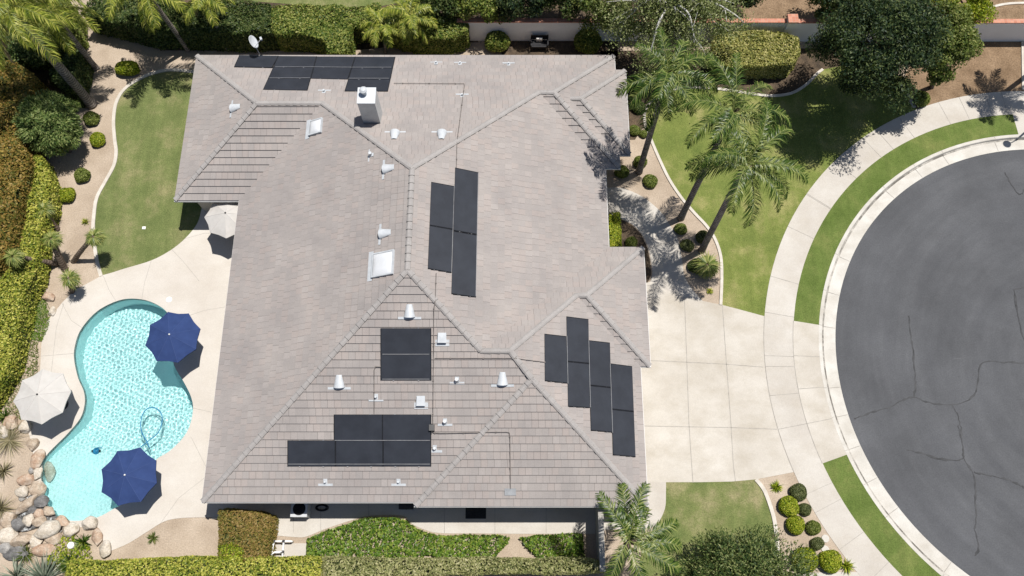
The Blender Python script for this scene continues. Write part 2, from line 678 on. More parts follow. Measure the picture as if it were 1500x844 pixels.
struct(mb.build('driveway', [M['drive'], M['joint']]), 'wide pale concrete driveway in scored slabs')

# entry walk
wl = smooth_line([(880, 318), (895, 317), (908.7, 320), (924.7, 328), (940, 343), (949, 362), (953, 380), (955.5, 402), (948, 423)], 5)
wr = smooth_line([(880, 275), (892, 275), (912, 276), (937, 286), (955.5, 299), (969, 312), (980, 328), (992.5, 349), (998.6, 377), (1002, 402), (1011, 420), (1029, 441)], 5)
mb = slab_mb(gp(wl) + gp([(975, 440)]) + gp(wr)[::-1], .014, .15)
strip_mb(mb, gp([(949, 364), (993, 351)]), .03, .02, 1)
strip_mb(mb, gp([(918, 324), (938, 287)]), .03, .02, 1)
struct(mb.build('entry_walk', [M['walk'], M['joint']]), 'curved concrete walk to the front door')

# lawns in front
side_edge = arc(R_SO, ang(g(1339, 157)), ang(g(1117, 463)), 50)
edge_l = smooth_line([(1000, 128), (965, 140), (946, 160), (945, 183), (954, 206), (965, 232), (980, 263), (998.6, 291), (1017, 312.5), (1035.6, 332.5), (1048, 352.5), (1055.6, 377), (1057, 408), (1055.6, 447)], 5)
edge_t = smooth_line([(1205, 102), (1195.6, 109.5), (1180, 125), (1159, 137), (1130, 141), (1100, 138), (1075, 134), (1040, 129.5), (1000, 128)], 5)
front = gp([(1330, 115), (1260, 92)]) + gp(edge_t) + gp(edge_l)[1:] + gp([(1085, 454)]) + side_edge[::-1]
slab = slab_mb(front, .01, .05)
struct(slab.build('front_lawn', [M['front_lawn']]), 'green front lawn beside the curved sidewalk')
mb = MB()
strip_mb(mb, gp(edge_l), .17, .07, 0, .12)
strip_mb(mb, gp(edge_t), .17, .07, 0, .12)
strip_mb(mb, gp([(1326, 132), (1333, 146), (1339, 158)]), .2, .07, 0, .12)
struct(mb.build('lawn_edging', [M['edging']]), 'pale concrete edging of the front lawn')

le = smooth_line([(1107, 702.5), (1115, 712), (1122, 724.5), (1132, 754), (1137, 783), (1139, 815), (1138, 850), (1130, 880)], 5)
lw = smooth_line([(975.5, 706), (975.5, 720), (974, 745), (963, 768), (950, 785), (940, 808), (934, 850)], 5)
mb = slab_mb(gp(lw) + gp([(934, 880)]) + gp(le)[::-1], .01, .05)
struct(mb.build('side_lawn', [M['patchy_lawn']]), 'patchy green lawn below the driveway')
mb = MB()
strip_mb(mb, gp(le), .2, .07, 0, .12)
struct(mb.build('lawn_edging', [M['edging']]), 'pale concrete edging of the patchy side lawn')
mb = slab_mb(gp([(884, 700), (976, 700)]) + gp(smooth_line([(975.5, 706), (975.5, 720), (974, 745), (963, 767), (950, 774)], 5)) + gp([(920, 774), (884, 777)]), .013, .1)
struct(mb.build('side_walk', [M['walk'], M['joint']]), 'pale concrete pad at the corner of the garage')
mb = slab_mb(gp([(1215, 838), (1290, 838), (1330, 900), (1120, 900), (1135, 842)]), .012, .1)
struct(mb.build('neighbour_drive', [M['walk']]), 'strip of pale concrete along the bottom edge')

# back lawn, its edging, the pool deck, the pool
back_edge = smooth_line([(300, 106.5), (284, 105.6), (250, 103), (224, 108), (203, 117), (182.4, 131.6), (170.7, 151), (166.8, 177), (168.5, 205), (170.7, 223.5), (166.8, 244), (153.8, 268), (142, 291), (138, 317), (137, 335), (139, 360), (143, 385), (148.6, 405)], 5)
lawn_s = smooth_line([(148.6, 404), (165, 399.5), (182, 394), (221.5, 382), (250, 367), (271, 350), (289, 328), (296, 304), (300, 285)], 5)
mb = slab_mb(gp(back_edge) + gp(lawn_s)[1:] + gp([(330, 270), (330, 100)]), .01, .05)
struct(mb.build('back_lawn', [M['lawn']]), 'green back lawn beside the house')
mb = MB()
strip_mb(mb, gp(back_edge), .2, .07, 0, .12)
struct(mb.build('lawn_edging', [M['edging']]), 'pale curved concrete edging of the back lawn')

POOL = smooth_line([(208.5, 439), (182, 438.6), (156, 448), (135.5, 462.5), (117, 486), (109.5, 509.5), (109, 528), (114.7, 554), (122.5, 572), (124.6, 588), (121, 606), (113, 620), (97, 638), (66.5, 669.6), (61, 690), (62, 715), (68, 740), (85, 757), (108, 763), (141, 758.5), (166, 746), (190, 731), (211, 702), (222, 681), (232, 671), (249.6, 660), (269, 640.5), (279, 621), (283, 598), (279.5, 580), (269, 559), (259, 543), (253, 527), (254, 505), (255, 480), (245, 458), (229, 446)], 5, True)
POOLW = gp(POOL)
deck_w = [(148.6, 404.5), (122, 419), (109.5, 425.5), (91, 444), (70.4, 470), (61, 504), (58.6, 551), (50, 600), (40, 625), (48, 655), (52, 700), (58, 745), (80, 768), (110, 775), (141, 766), (150, 790), (163, 807)]
deck_s = smooth_line([(163, 807), (188.6, 796), (216, 779), (241, 764), (266, 759), (301, 758)], 4)
deck = gp(deck_w) + gp(deck_s)[1:] + gp([(330, 757), (385, 757), (385, 350), (385, 285), (300, 285)]) + gp(lawn_s)[::-1][1:-1]
mb = slab_mb(deck, .03, .3, [POOLW])
coping = np.array([p[:2] for p in POOLW])
for ln in ([(271, 350), (300, 342), (345, 343)], [(252, 366), (270, 385), (292, 412)], [(60, 522), (85, 520), (109, 518)], [(255, 470), (300, 455), (330, 450)], [(208, 439), (212, 415), (222, 382)],
           [(283, 598), (310, 604)], [(280, 640), (305, 690), (312, 720)], [(236, 766), (262, 730), (300, 700)], [(152, 405), (160, 425), (170, 441)], [(91, 444), (105, 470), (120, 480)], [(75, 551), (83, 480), (94, 444)]):
    strip_mb(mb, gp(ln), .018, .0345, 1)
struct(mb.build('pool_deck', [M['deck'], M['joint']]), 'pale concrete pool deck')

# concrete walk along the south wall
pl = smooth_line([(395, 783), (410, 785), (435, 787), (449, 786), (474, 776), (500, 767), (516, 762), (543, 755.5), (588, 755), (598, 763), (606, 769), (622, 776), (644, 781), (700, 781.5), (760, 782), (872, 782)], 4)
mb = slab_mb(gp(pl) + gp([(872, 715), (395, 715)]), .02, .2)
for x in (651, 725, 800):
    strip_mb(mb, gp([(x, 715), (x, 781)]), .025, .026, 1)
for x in (430, 470, 540):
    strip_mb(mb, gp([(x, 715), (x, 757 if x == 540 else 780)]), .025, .026, 1)
mb.box((*g(870, 777)[:2], .02), (.1, .1, .02))
struct(mb.build('side_path', [M['walk'], M['joint']]), 'concrete path along the shaded south wall')
mb = slab_mb(gp([(395, 783), (395, 760), (310, 760), (310, 700), (395, 700)]), .0145, .1)
struct(mb.build('side_path', [M['walk']]), 'shaded concrete between pool deck and clipped hedge')

# ground with openings for pool and street
BIG = [(-260, -220), (230, -220), (230, street_edge[-1][1])] + street_edge[::-1] + [(230, street_edge[0][1]), (230, 280), (-260, 280)]
mb = slab_mb(BIG, 0.0, 0, [[(p[0], p[1]) for p in POOLW]])
struct(mb.build('ground', [M['dirt']]), 'tan garden soil')
mb = slab_mb(gp([(1340, 160), (1332, 140), (1326, 110), (1350, 60), (1520, 55), (1520, 150)]) , .006, 0)
struct(mb.build('ground_bed', [M['brown_dirt']]), 'bare brown soil bed by the white wall')
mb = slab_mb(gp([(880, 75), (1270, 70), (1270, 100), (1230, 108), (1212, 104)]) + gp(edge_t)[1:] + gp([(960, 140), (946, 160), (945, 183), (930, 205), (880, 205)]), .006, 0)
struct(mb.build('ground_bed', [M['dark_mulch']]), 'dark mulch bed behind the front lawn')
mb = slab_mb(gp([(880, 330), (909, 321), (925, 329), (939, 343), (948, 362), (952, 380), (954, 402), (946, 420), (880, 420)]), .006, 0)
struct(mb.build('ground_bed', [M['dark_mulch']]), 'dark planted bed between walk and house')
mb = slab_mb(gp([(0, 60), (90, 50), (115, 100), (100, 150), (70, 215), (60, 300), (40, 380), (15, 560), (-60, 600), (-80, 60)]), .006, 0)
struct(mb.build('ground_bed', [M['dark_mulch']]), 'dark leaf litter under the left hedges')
mb = slab_mb(gp([(735, 40), (905, 40), (905, 86), (735, 86)]), .006, 0)  # dark tone stands for mulch and for the tree shade lying on it
struct(mb.build('ground_bed', [M['dark_mulch']]), 'dark ground with tree shade in its colour between white wall and the house')
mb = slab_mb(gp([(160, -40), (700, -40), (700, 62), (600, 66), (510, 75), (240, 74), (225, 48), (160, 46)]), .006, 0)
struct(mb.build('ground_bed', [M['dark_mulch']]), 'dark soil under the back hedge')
mb = slab_mb(gp([(1085, -60), (1500, -60), (1500, 40), (1085, 40)]), .008, 0)
struct(mb.build('ground_bed', [M['brown_dirt']]), 'brown soil beyond the white wall')
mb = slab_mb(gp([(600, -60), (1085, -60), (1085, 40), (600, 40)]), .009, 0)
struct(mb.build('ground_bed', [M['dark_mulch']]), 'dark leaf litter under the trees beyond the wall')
mb = slab_mb(gp([(330, -60), (640, -60), (600, 2), (560, 9), (480, 12), (420, 6), (340, 0)]), .02, .05)
struct(mb.build('neighbour_lawn', [M['patchy_lawn']]), 'pale lawn beyond the back hedge')
# ------------------------------------------------------------------ house
ZE, PITCH = 2.8, 0.5
xNWW, yN, yNWS, xW, yS, xE = -19.012, 29.991, 20.361, -15.37, 3.833, 5.326
xE1, xE2, yN2, y2S, y1S, yGN = 6.153, 6.776, 28.95, 23.268, 22.417, 17.473
xG1, yG1S, xG, yS1, xSW1 = 7.24, 10.755, 6.716, 3.632, -4.797
RECTS = [  # x0, x1, y0, y1
    (xW, xE, yS, yN), (xNWW, xE, yNWS, yN), (xW, xE1, y1S, yN), (0.0, xE2, y2S, yN2),
    (xW, xG, yS, yGN), (0.0, xG1, yG1S, yGN), (xSW1, xG, yS1, yGN)]


def planes_of(r):
    """a, b, c with z = ZE + a x + b y + c ; side order W E S N"""
    x0, x1, y0, y1 = r
    p = PITCH
    return [(p, 0, -p * x0), (-p, 0, p * x1), (0, p, -p * y0), (0, -p, p * y1)]


def roofz(x, y):
    best = -9
    for r in RECTS:
        best = max(best, min(a * x + b * y + c for a, b, c in planes_of(r)))
    return ZE + best


def rp(u, w, lift=0.0):
    """pixel -> point on the roof (lifted along +z)"""
    lo, hi = 0.0, 10.0
    for _ in range(40):
        z = (lo + hi) / 2
        x, y, _z = g(u, w, z)
        if roofz(x, y) + lift > z:
            lo = z
        else:
            hi = z
    return np.array(g(u, w, (lo + hi) / 2))


def roof_normal(p):
    e = .02
    gx = (roofz(p[0] + e, p[1]) - roofz(p[0] - e, p[1])) / (2 * e)
    gy = (roofz(p[0], p[1] + e) - roofz(p[0], p[1] - e)) / (2 * e)
    # snap to the exact pitch
    if abs(gx) > abs(gy):
        gx, gy = math.copysign(PITCH, gx), 0
    else:
        gx, gy = 0, math.copysign(PITCH, gy)
    n = np.array([-gx, -gy, 1.0])
    return n / np.linalg.norm(n)


def clip(poly, a, b, c, keep_pos=True, eps=1e-7):
    """keep where a x + b y + c >= 0"""
    sg = 1 if keep_pos else -1
    out = []
    n = len(poly)
    for i in range(n):
        p, q = poly[i], poly[(i + 1) % n]
        dp, dq = sg * (a * p[0] + b * p[1] + c), sg * (a * q[0] + b * q[1] + c)
        if dp >= -eps:
            out.append(p)
        if (dp > eps and dq < -eps) or (dp < -eps and dq > eps):
            t = dp / (dp - dq)
            out.append((p[0] + t * (q[0] - p[0]), p[1] + t * (q[1] - p[1])))
    return out if len(out) >= 3 and abs(poly_area(out)) > 1e-5 else []


def roof_faces():
    res = []
    for i, r in enumerate(RECTS):
        P = planes_of(r)
        x0, x1, y0, y1 = r
        for j in range(4):
            poly = [(x0, y0), (x1, y0), (x1, y1), (x0, y1)]
            for l in range(4):
                if l != j and poly:
                    poly = clip(poly, P[l][0] - P[j][0], P[l][1] - P[j][1], P[l][2] - P[j][2])
            pieces = [poly] if poly else []
            for k, r2 in enumerate(RECTS):
                if k == i:
                    continue
                Q = planes_of(r2)
                new = []
                for pc in pieces:
                    cur = pc
                    for l in range(4):
                        d = tuple(Q[l][t] - P[j][t] for t in range(3))
                        if max(abs(x) for x in d) < 1e-9:
                            if k < i:
                                continue          # same plane, the earlier one keeps it
                            cur_in = []
                            new.append(cur)
                            cur = []
                            break
                        outside = clip(cur, *d, keep_pos=False)
                        if outside:
                            new.append(outside)
                        cur = clip(cur, *d)
                        if not cur:
                            break
                pieces = new
            for pc in pieces:
                res.append((P[j], j, pc, r))
    return res


def tile_mat(name, c, warm, var=.10):
    m, nt, out = nodes_of(name)
    uv = nt.nodes.new('ShaderNodeUVMap')
    sep = nt.nodes.new('ShaderNodeSeparateXYZ')
    nt.links.new(uv.outputs[0], sep.inputs[0])
    u, v = sep.outputs[0], sep.outputs[1]
    row = math_n(nt, 'FLOOR', math_n(nt, 'DIVIDE', v, .40))
    wn = nt.nodes.new('ShaderNodeTexWhiteNoise')
    wn.noise_dimensions = '1D'
    nt.links.new(row, wn.inputs['W'])
    uu = math_n(nt, 'ADD', math_n(nt, 'DIVIDE', u, .33), math_n(nt, 'MULTIPLY', wn.outputs['Value'], 3.0))
    tid = math_n(nt, 'FLOOR', uu)
    fr = math_n(nt, 'FRACT', uu)
    w2 = nt.nodes.new('ShaderNodeTexWhiteNoise')
    w2.noise_dimensions = '2D'
    cmb = nt.nodes.new('ShaderNodeCombineXYZ')
    nt.links.new(tid, cmb.inputs[0])
    nt.links.new(row, cmb.inputs[1])
    nt.links.new(cmb.outputs[0], w2.inputs['Vector'])
    lo = tuple(x * (1 - var) for x in c)
    hi = tuple(x * (1 + var) for x in c)
    r = ramp(nt, [(0, lo), (.5, c), (.8, warm), (1, hi)])
    nt.links.new(w2.outputs['Value'], r.inputs[0])
    tc = nt.nodes.new('ShaderNodeTexCoord')
    n1 = noise(nt, tc.outputs['Object'], .5, 5, .62)
    r1 = ramp(nt, [(.3, (.86, .86, .87)), (.7, (1.08, 1.07, 1.06))])
    nt.links.new(n1, r1.inputs[0])
    cc = mixrgb(nt, 1.0, r.outputs[0], r1.outputs[0], 'MULTIPLY')
    n2 = noise(nt, tc.outputs['Object'], 26, 3, .75)
    r2 = ramp(nt, [(.3, (.88,) * 3), (.7, (1.08,) * 3)])
    nt.links.new(n2, r2.inputs[0])
    cc = mixrgb(nt, 1.0, cc, r2.outputs[0], 'MULTIPLY')
    jt = math_n(nt, 'LESS_THAN', fr, .075)
    # only some joints have opened and hold dirt
    op = math_n(nt, 'MULTIPLY', jt, math_n(nt, 'ADD', math_n(nt, 'MULTIPLY', w2.outputs['Value'], .62), .05))
    cc = mixrgb(nt, op, cc, tuple(x * .38 for x in c))
    bsdf(nt, out, cc, .85, n2, .3, .01, .2)
    return m


M['tile'] = tile_mat('greige concrete roof tile', (.310, .283, .268), (.320, .281, .261), .06)
M['cap'] = pmat('ridge tile', (.285, .267, .256), (.335, .315, .302), 1.5, 20, rough=.85, bump=.3, dist=.01, fine_amt=.15)
M['tile_butt_shade'] = pmat('shaded tile edge', (.035, .032, .03), (.07, .064, .06), 3, rough=.9, bump=0)  # near-black colour paints the shadow line at each course edge
M['stucco'] = pmat('cream stucco', (.52, .46, .38), (.58, .52, .44), 1, 30, rough=.9, bump=.3, dist=.01)
M['white_metal'] = pmat('white painted metal', (.42, .44, .46), (.50, .52, .54), 4, rough=.5, bump=0, spec=.5)
M['chimney_paint'] = pmat('pale grey stucco', (.50, .50, .49), (.60, .595, .58), 1.2, 24, rough=.9, bump=.25, dist=.01, fine_amt=.1)
M['dark_metal'] = pmat('dark metal', (.012, .012, .014), (.02, .02, .022), 5, rough=.45, bump=0, spec=.5)
M['grey_metal'] = pmat('grey metal', (.25, .26, .27), (.34, .35, .36), 4, rough=.5, bump=0, spec=.5)
M['pipe'] = pmat('weathered grey pipe', (.09, .08, .075), (.19, .165, .15), 3, rough=.6, bump=0)
M['void'] = pmat('dark opening', (.01, .01, .012), (.016, .016, .018), 3, rough=.9, bump=0)


def panel_mat():
    m, nt, out = nodes_of('black solar mat')
    uv = nt.nodes.new('ShaderNodeUVMap')
    sep = nt.nodes.new('ShaderNodeSeparateXYZ')
    nt.links.new(uv.outputs[0], sep.inputs[0])
    wv = math_n(nt, 'SINE', math_n(nt, 'MULTIPLY', sep.outputs[0], 2 * PI / .05))
    tc = nt.nodes.new('ShaderNodeTexCoord')
    n1 = noise(nt, tc.outputs['Object'], 1.2, 4, .6)
    r = ramp(nt, [(.35, (.018, .021, .029)), (.65, (.025, .029, .039))])
    nt.links.new(n1, r.inputs[0])
    bsdf(nt, out, r.outputs[0], .6, wv, .3, .01, .25)
    return m


M['panel'] = panel_mat()
M['panel_header'] = pmat('black header pipe', (.010, .011, .014), (.014, .015, .019), 3, rough=.6, bump=0, spec=.2)
M['panel_strap'] = pmat('grey strap', (.20, .20, .21), (.3, .3, .31), 3, rough=.5, bump=0)

house = thing('house', 'large single storey house with greige tiled hip roof and black solar panels', 'house', (0, 15, 0))

# --- tiled roof in real stepped courses
EXPO, STEP = .40, .055
SL = math.hypot(1, PITCH)


def build_roof():
    V, Fc, MI, UV = [], [], [], []
    for (a, b, c), j, poly, r in roof_faces():
        # along-eave axis e, up-slope plan axis s
        if j == 0:
            e, sdir, d0 = (0, -1), (1, 0), -r[0]
        elif j == 1:
            e, sdir, d0 = (0, 1), (-1, 0), r[1]
        elif j == 2:
            e, sdir, d0 = (1, 0), (0, 1), -r[2]
        else:
            e, sdir, d0 = (-1, 0), (0, -1), r[3]
        nrm = np.array([-a, -b, 1.0]) / SL
        dist = [sdir[0] * p[0] + sdir[1] * p[1] + d0 for p in poly]
        k0, k1 = int(max(0, min(dist)) * SL / EXPO), int(max(dist) * SL / EXPO) + 1
        for k in range(k0, k1 + 1):
            lo, hi = k * EXPO / SL, (k + 1) * EXPO / SL
            pc = clip(poly, sdir[0], sdir[1], d0 - lo)
            if pc:
                pc = clip(pc, -sdir[0], -sdir[1], hi - d0)
            if not pc:
                continue
            base = len(V)
            for p in pc:
                d = sdir[0] * p[0] + sdir[1] * p[1] + d0
                z = ZE + PITCH * d
                off = STEP * max(0., 1 - (d - lo) / (hi - lo))
                q = np.array([p[0], p[1], z]) + nrm * off
                V.append(tuple(q))
                UV.append((e[0] * p[0] + e[1] * p[1] + 100, d * SL))
            idx = list(range(base, base + len(pc)))
            if poly_area(pc) < 0:
                idx = idx[::-1]
            Fc.append(tuple(idx))
            MI.append(0)
            # butt of the course
            n = len(pc)
            for i in range(n):
                p, q = pc[i], pc[(i + 1) % n]
                dp = sdir[0] * p[0] + sdir[1] * p[1] + d0
                dq = sdir[0] * q[0] + sdir[1] * q[1] + d0
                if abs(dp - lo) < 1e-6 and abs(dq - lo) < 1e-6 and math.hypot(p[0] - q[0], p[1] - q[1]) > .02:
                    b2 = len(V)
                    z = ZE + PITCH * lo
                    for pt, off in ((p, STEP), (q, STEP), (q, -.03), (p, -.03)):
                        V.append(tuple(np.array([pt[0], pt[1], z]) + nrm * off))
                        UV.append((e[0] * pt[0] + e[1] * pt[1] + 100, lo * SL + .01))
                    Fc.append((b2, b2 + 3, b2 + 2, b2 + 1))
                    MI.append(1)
    o = obj('roof', V, Fc, [M['tile'], M['tile_butt_shade']], house, MI)
    uvl = o.data.uv_layers.new(name='UVMap')
    li = np.empty(len(o.data.loops), dtype=np.int32)
    o.data.loops.foreach_get('vertex_index', li)
    uvl.data.foreach_set('uv', np.array(UV, dtype=np.float32)[li].ravel())
    return o


roof = build_roof()

OUT = [(xNWW, yN), (xE1, yN), (xE1, yN2), (xE2, yN2), (xE2, y2S), (xE1, y2S), (xE1, y1S), (xE, y1S), (xE, yGN), (xG1, yGN), (xG1, yG1S), (xG, yG1S), (xG, yS1), (xSW1, yS1), (xSW1, yS), (xW, yS), (xW, yNWS), (xNWW, yNWS)]


def inset(P, d):
    P = ccw(P)
    n = len(P)
    out = []
    for i in range(n):
        p0, p1, p2 = (np.array(P[k % n]) for k in (i - 1, i, i + 1))
        a, b = unit(p1 - p0), unit(p2 - p1)
        na, nb = np.array([-a[1], a[0]]), np.array([-b[1], b[0]])
        out.append(tuple(p1 + d * (na + nb)))
    return out


wall_in = inset(OUT, .62)
mb = slab_mb(wall_in, ZE - .06, ZE - .06)
mb.build('wall', [M['stucco']], house)
mb = slab_mb(inset(OUT, .03), ZE - .08, .14)
mb.build('soffit', [M['stucco']], house)
o1, o2 = inset(OUT, -.06), inset(OUT, .02)
mb = MB()
n = len(o1)
V = [(p[0], p[1], ZE - .03) for p in o1] + [(p[0], p[1], ZE - .03) for p in o2] + [(p[0], p[1], ZE - .15) for p in o1] + [(p[0], p[1], ZE - .15) for p in o2]
Fq = []
for i in range(n):
    k = (i + 1) % n
    Fq += [(i, k, n + k, n + i), (2 * n + i, 2 * n + k, k, i), (3 * n + k, 3 * n + i, n + i, n + k), (2 * n + k, 2 * n + i, 3 * n + i, 3 * n + k)]
mb.add(V, Fq)
M['gutter'] = pmat('white gutter', (.52, .51, .50), (.60, .59, .58), 2, rough=.5, bump=0)
mb.build('gutter', [M['gutter']], house)

# openings in the walls (seen from beside): garage doors and windows
M['garage'] = pmat('white garage door', (.62, .60, .56), (.68, .66, .62), 2, rough=.6, bump=0)
M['glass'] = pmat('window glass', (.02, .025, .03), (.03, .035, .045), 2, rough=.08, bump=0, spec=.6)
for (y0, y1) in ((yS1 + 1.2, yS1 + 3.6), (yS1 + 4.2, yG1S - .3)):
    mb = MB()
    x = xG - .6
    mb.box((x, (y0 + y1) / 2, 1.08), (.06, y1 - y0, 2.16))
    for k in range(1, 4):
        mb.box((x + .032, (y0 + y1) / 2, k * .54), (.012, y1 - y0 - .1, .02), m=1)
    mb.build('garage_door', [M['garage'], M['joint']], house)
for (x, y, w, rz) in ((xW + .6, 9, 2.4, PI / 2), (xW + .6, 14.5, 3.6, PI / 2), (-10, yS + .6, 1.5, 0), (1.5, yS1 + .6, 1.2, 0), (xNWW + .6, 25, 1.8, PI / 2), (-8, yN - .6, 1.8, 0), (xE - .6, 19.2, 1.5, PI / 2)):
    mb = MB().box((x, y, 1.45), (w, .08, 1.3), rz)
    wf = mb.build('window', [M['white_metal']], house)
    MB().box((x, y, 1.45), (w - .14, .1, 1.16), rz).build('pane', [M['glass']], wf)


# --- ridge and hip caps, one run per line
def v3(x, y):
    return np.array([x, y, roofz(x, y)])


hm = (xE - xW) / 2
xm = (xE + xW) / 2
RN, RS = v3(xm, yN - hm), v3(xm, yS + hm)
hw = (yN - yNWS) / 2
C, D = v3(xNWW + hw, (yN + yNWS) / 2), v3(xW + hw, (yN + yNWS) / 2)
h1 = (yN - y1S) / 2
E1, E0 = v3(xE1 - h1, (yN + y1S) / 2), v3(xE - h1, (yN + y1S) / 2)
h2 = (yN2 - y2S) / 2
hj = (yGN - yS) / 2
J1, J2 = v3(xE - hj, (yGN + yS) / 2), v3(xG - hj, (yGN + yS) / 2)
h3 = (xG - xSW1) / 2
J3 = v3((xG + xSW1) / 2, yS1 + h3)
h4 = (yGN - yG1S) / 2
K1, K0 = v3(xG1 - h4, (yGN + yG1S) / 2), v3(xG - h4, (yGN + yG1S) / 2)


def low(x, y):
    return np.array([x, y, ZE])


def on_eave(a, b, back=0.0):
    return b


def end_visible(P, Q):
    """shorten a line so that it only runs where it is the visible roof edge"""
    return P, Q


CAPS = [(RN, RS), (RS, low(xW, yS)), (RS, J1), (J1, J2), (J2, J3), (J3, low(xG, yS1)), (J3, low(xSW1, yS1)), (RN, D), (D, C), (C, low(xNWW, yN)), (C, low(xNWW, yNWS)),
        (RN, E0), (E0, E1), (E1, low(xE1, yN)), (E1, low(xE1, y1S)), (J2, K0), (K0, K1), (K1, low(xG1, yGN)), (K1, low(xG1, yG1S))]
A2 = np.array([xE2 - h2, (yN2 + y2S) / 2])
B2 = np.array([xE1 - h2, (yN2 + y2S) / 2])
CAPS += [(v3(*B2), v3(*A2)), (v3(*A2), low(xE2, yN2)), (v3(*A2), low(xE2, y2S))]


def cap_run(P, Q):
    mb = MB()
    if P[2] < Q[2]:
        P, Q = Q, P
    L = np.linalg.norm(Q - P)
    d = (Q - P) / L
    hz = np.array([d[0], d[1], 0])
    hz /= np.linalg.norm(hz)
    side = np.array([-hz[1], hz[0], 0])
    n = max(1, int(L / .40))
    W = .15
    slope_drop = PITCH * (abs(d[2]) < .02 and 1.0 or .7071)
    for k in range(n):
        a = Q + (P - Q) * (k / n)
        b = Q + (P - Q) * ((k + 1) / n + .06 / L)
        lift_a, lift_b = .105 + random.uniform(-.006, .006), .06
        pts = []
        for c, lf, w in ((a, lift_a, W), (b, lift_b, W * .86)):
            for t, dz in ((-1, -slope_drop * w), (-.45, -slope_drop * w * .25 + .012), (.45, -slope_drop * w * .25 + .012), (1, -slope_drop * w)):
                pts.append(c + side * w * t + np.array([0, 0, lf + dz]))
        V = pts + [p - np.array([0, 0, .05]) for p in pts]
        Fc = [(0, 1, 5, 4), (1, 2, 6, 5), (2, 3, 7, 6)]
        Fc = [f for f in Fc]
        Fe = [(0, 8, 9, 1), (1, 9, 10, 2), (2, 10, 11, 3), (4, 5, 13, 12), (5, 6, 14, 13), (6, 7, 15, 14), (3, 11, 15, 7), (0, 4, 12, 8)]
        mb.add(V, Fc, 0)
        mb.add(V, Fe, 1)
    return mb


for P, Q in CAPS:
    cap_run(P, Q).build('ridge_cap', [M['cap'], M['tile_butt_shade']], house)


# --- things fixed on the roof
def frame_at(p):
    """local axes on the roof: x along the eave (pointing so that z is up), y up-slope"""
    n = roof_normal(p)
    up = np.array([0, 0, 1.0])
    y = up - n * np.dot(up, n)
    y /= np.linalg.norm(y)
    x = np.cross(y, n)
    return x, y, n


def to_world(p, ax, pts):
    x, y, n = ax
    return [p + x * q[0] + y * q[1] + n * q[2] for q in pts]


def eyebrow_vent(u, w, ln=.62, wd=.56):
    p = rp(u, w)
    ax = frame_at(p)
    # flange across the slope at the low end
    mb = MB()
    fl = [(-.56, -.42, .055), (.56, -.42, .055), (.56, -.30, .055), (-.56, -.30, .055)]
    V = to_world(p, ax, fl + [(a, b, c - .03) for a, b, c in fl])
    mb.add(V, [(0, 1, 2, 3), (0, 4, 5, 1), (1, 5, 6, 2), (2, 6, 7, 3), (3, 7, 4, 0)], 0)
    # half-cone hood, wide mouth down-slope
    seg = 10
    ring_lo, ring_hi = [], []
    for k in range(seg + 1):
        t = PI * k / seg
        ring_lo.append((-math.cos(t) * wd / 2, -.30, .05 + math.sin(t) * .24))
        ring_hi.append((-math.cos(t) * wd * .24, ln - .30, .05 + math.sin(t) * .05))
    V = to_world(p, ax, ring_lo + ring_hi)
    n = seg + 1
    mb.add(V, [(k, k + 1, n + k + 1, n + k) for k in range(seg)], 0)
    # recessed dark mouth
    V = to_world(p, ax, [(q[0] * .92, -.27, .05 + (q[2] - .05) * .92) for q in ring_lo])
    mb.add(V, [tuple(range(n))[::-1]], 1)
    mb.build('roof_vent', [M['white_metal'], M['void']], house)


for q in ((578, 200), (647, 200), (571, 247), (566, 342), (347, 158), (600, 455), (497, 558), (736, 554)):
    eyebrow_vent(*q)


def pipe_vent(u, w, r=.075, h=.30, cap=True, fl=.2):
    """pixel = base on the roof"""
    p = rp(u, w)
    ax = frame_at(p)
    mb = MB()
    F4 = [(-.36, -.16, .05), (.36, -.16, .05), (.36, -.04, .05), (-.36, -.04, .05)]
    V = to_world(p, ax, F4 + [(a, b, c - .03) for a, b, c in F4])
    mb.add(V, [(0, 1, 2, 3), (0, 4, 5, 1), (1, 5, 6, 2), (2, 6, 7, 3), (3, 7, 4, 0)], 0)
    F4 = [(-fl / 2, -.10, .053), (fl / 2, -.10, .053), (fl / 2, .22, .053), (-fl / 2, .22, .053)]
    mb.add(to_world(p, ax, F4), [(0, 1, 2, 3)], 0)
    mb.lathe(p, [(r * 1.5, 0.0), (r * 1.05, .10), (r, .11), (r, h)], 10, 0, caps=True)
    mb.build('pipe_vent', [M['white_metal']], house)
    if cap:
        pass


for q in ((669.5, 558, .09, .34), (652, 619, .085, .32), (637, 658, .07, .26), (584, 707, .05, .22), (477, 707, .05, .22), (551, 583, .05, .25),
          (639, 93, .05, .2), (674, 93.5, .05, .2), (745, 94.5, .05, .2), (677, 140.5, .05, .2), (475, 134.5, .06, .2), (543, 228, .085, .3)):
    pipe_vent(*q[:4])


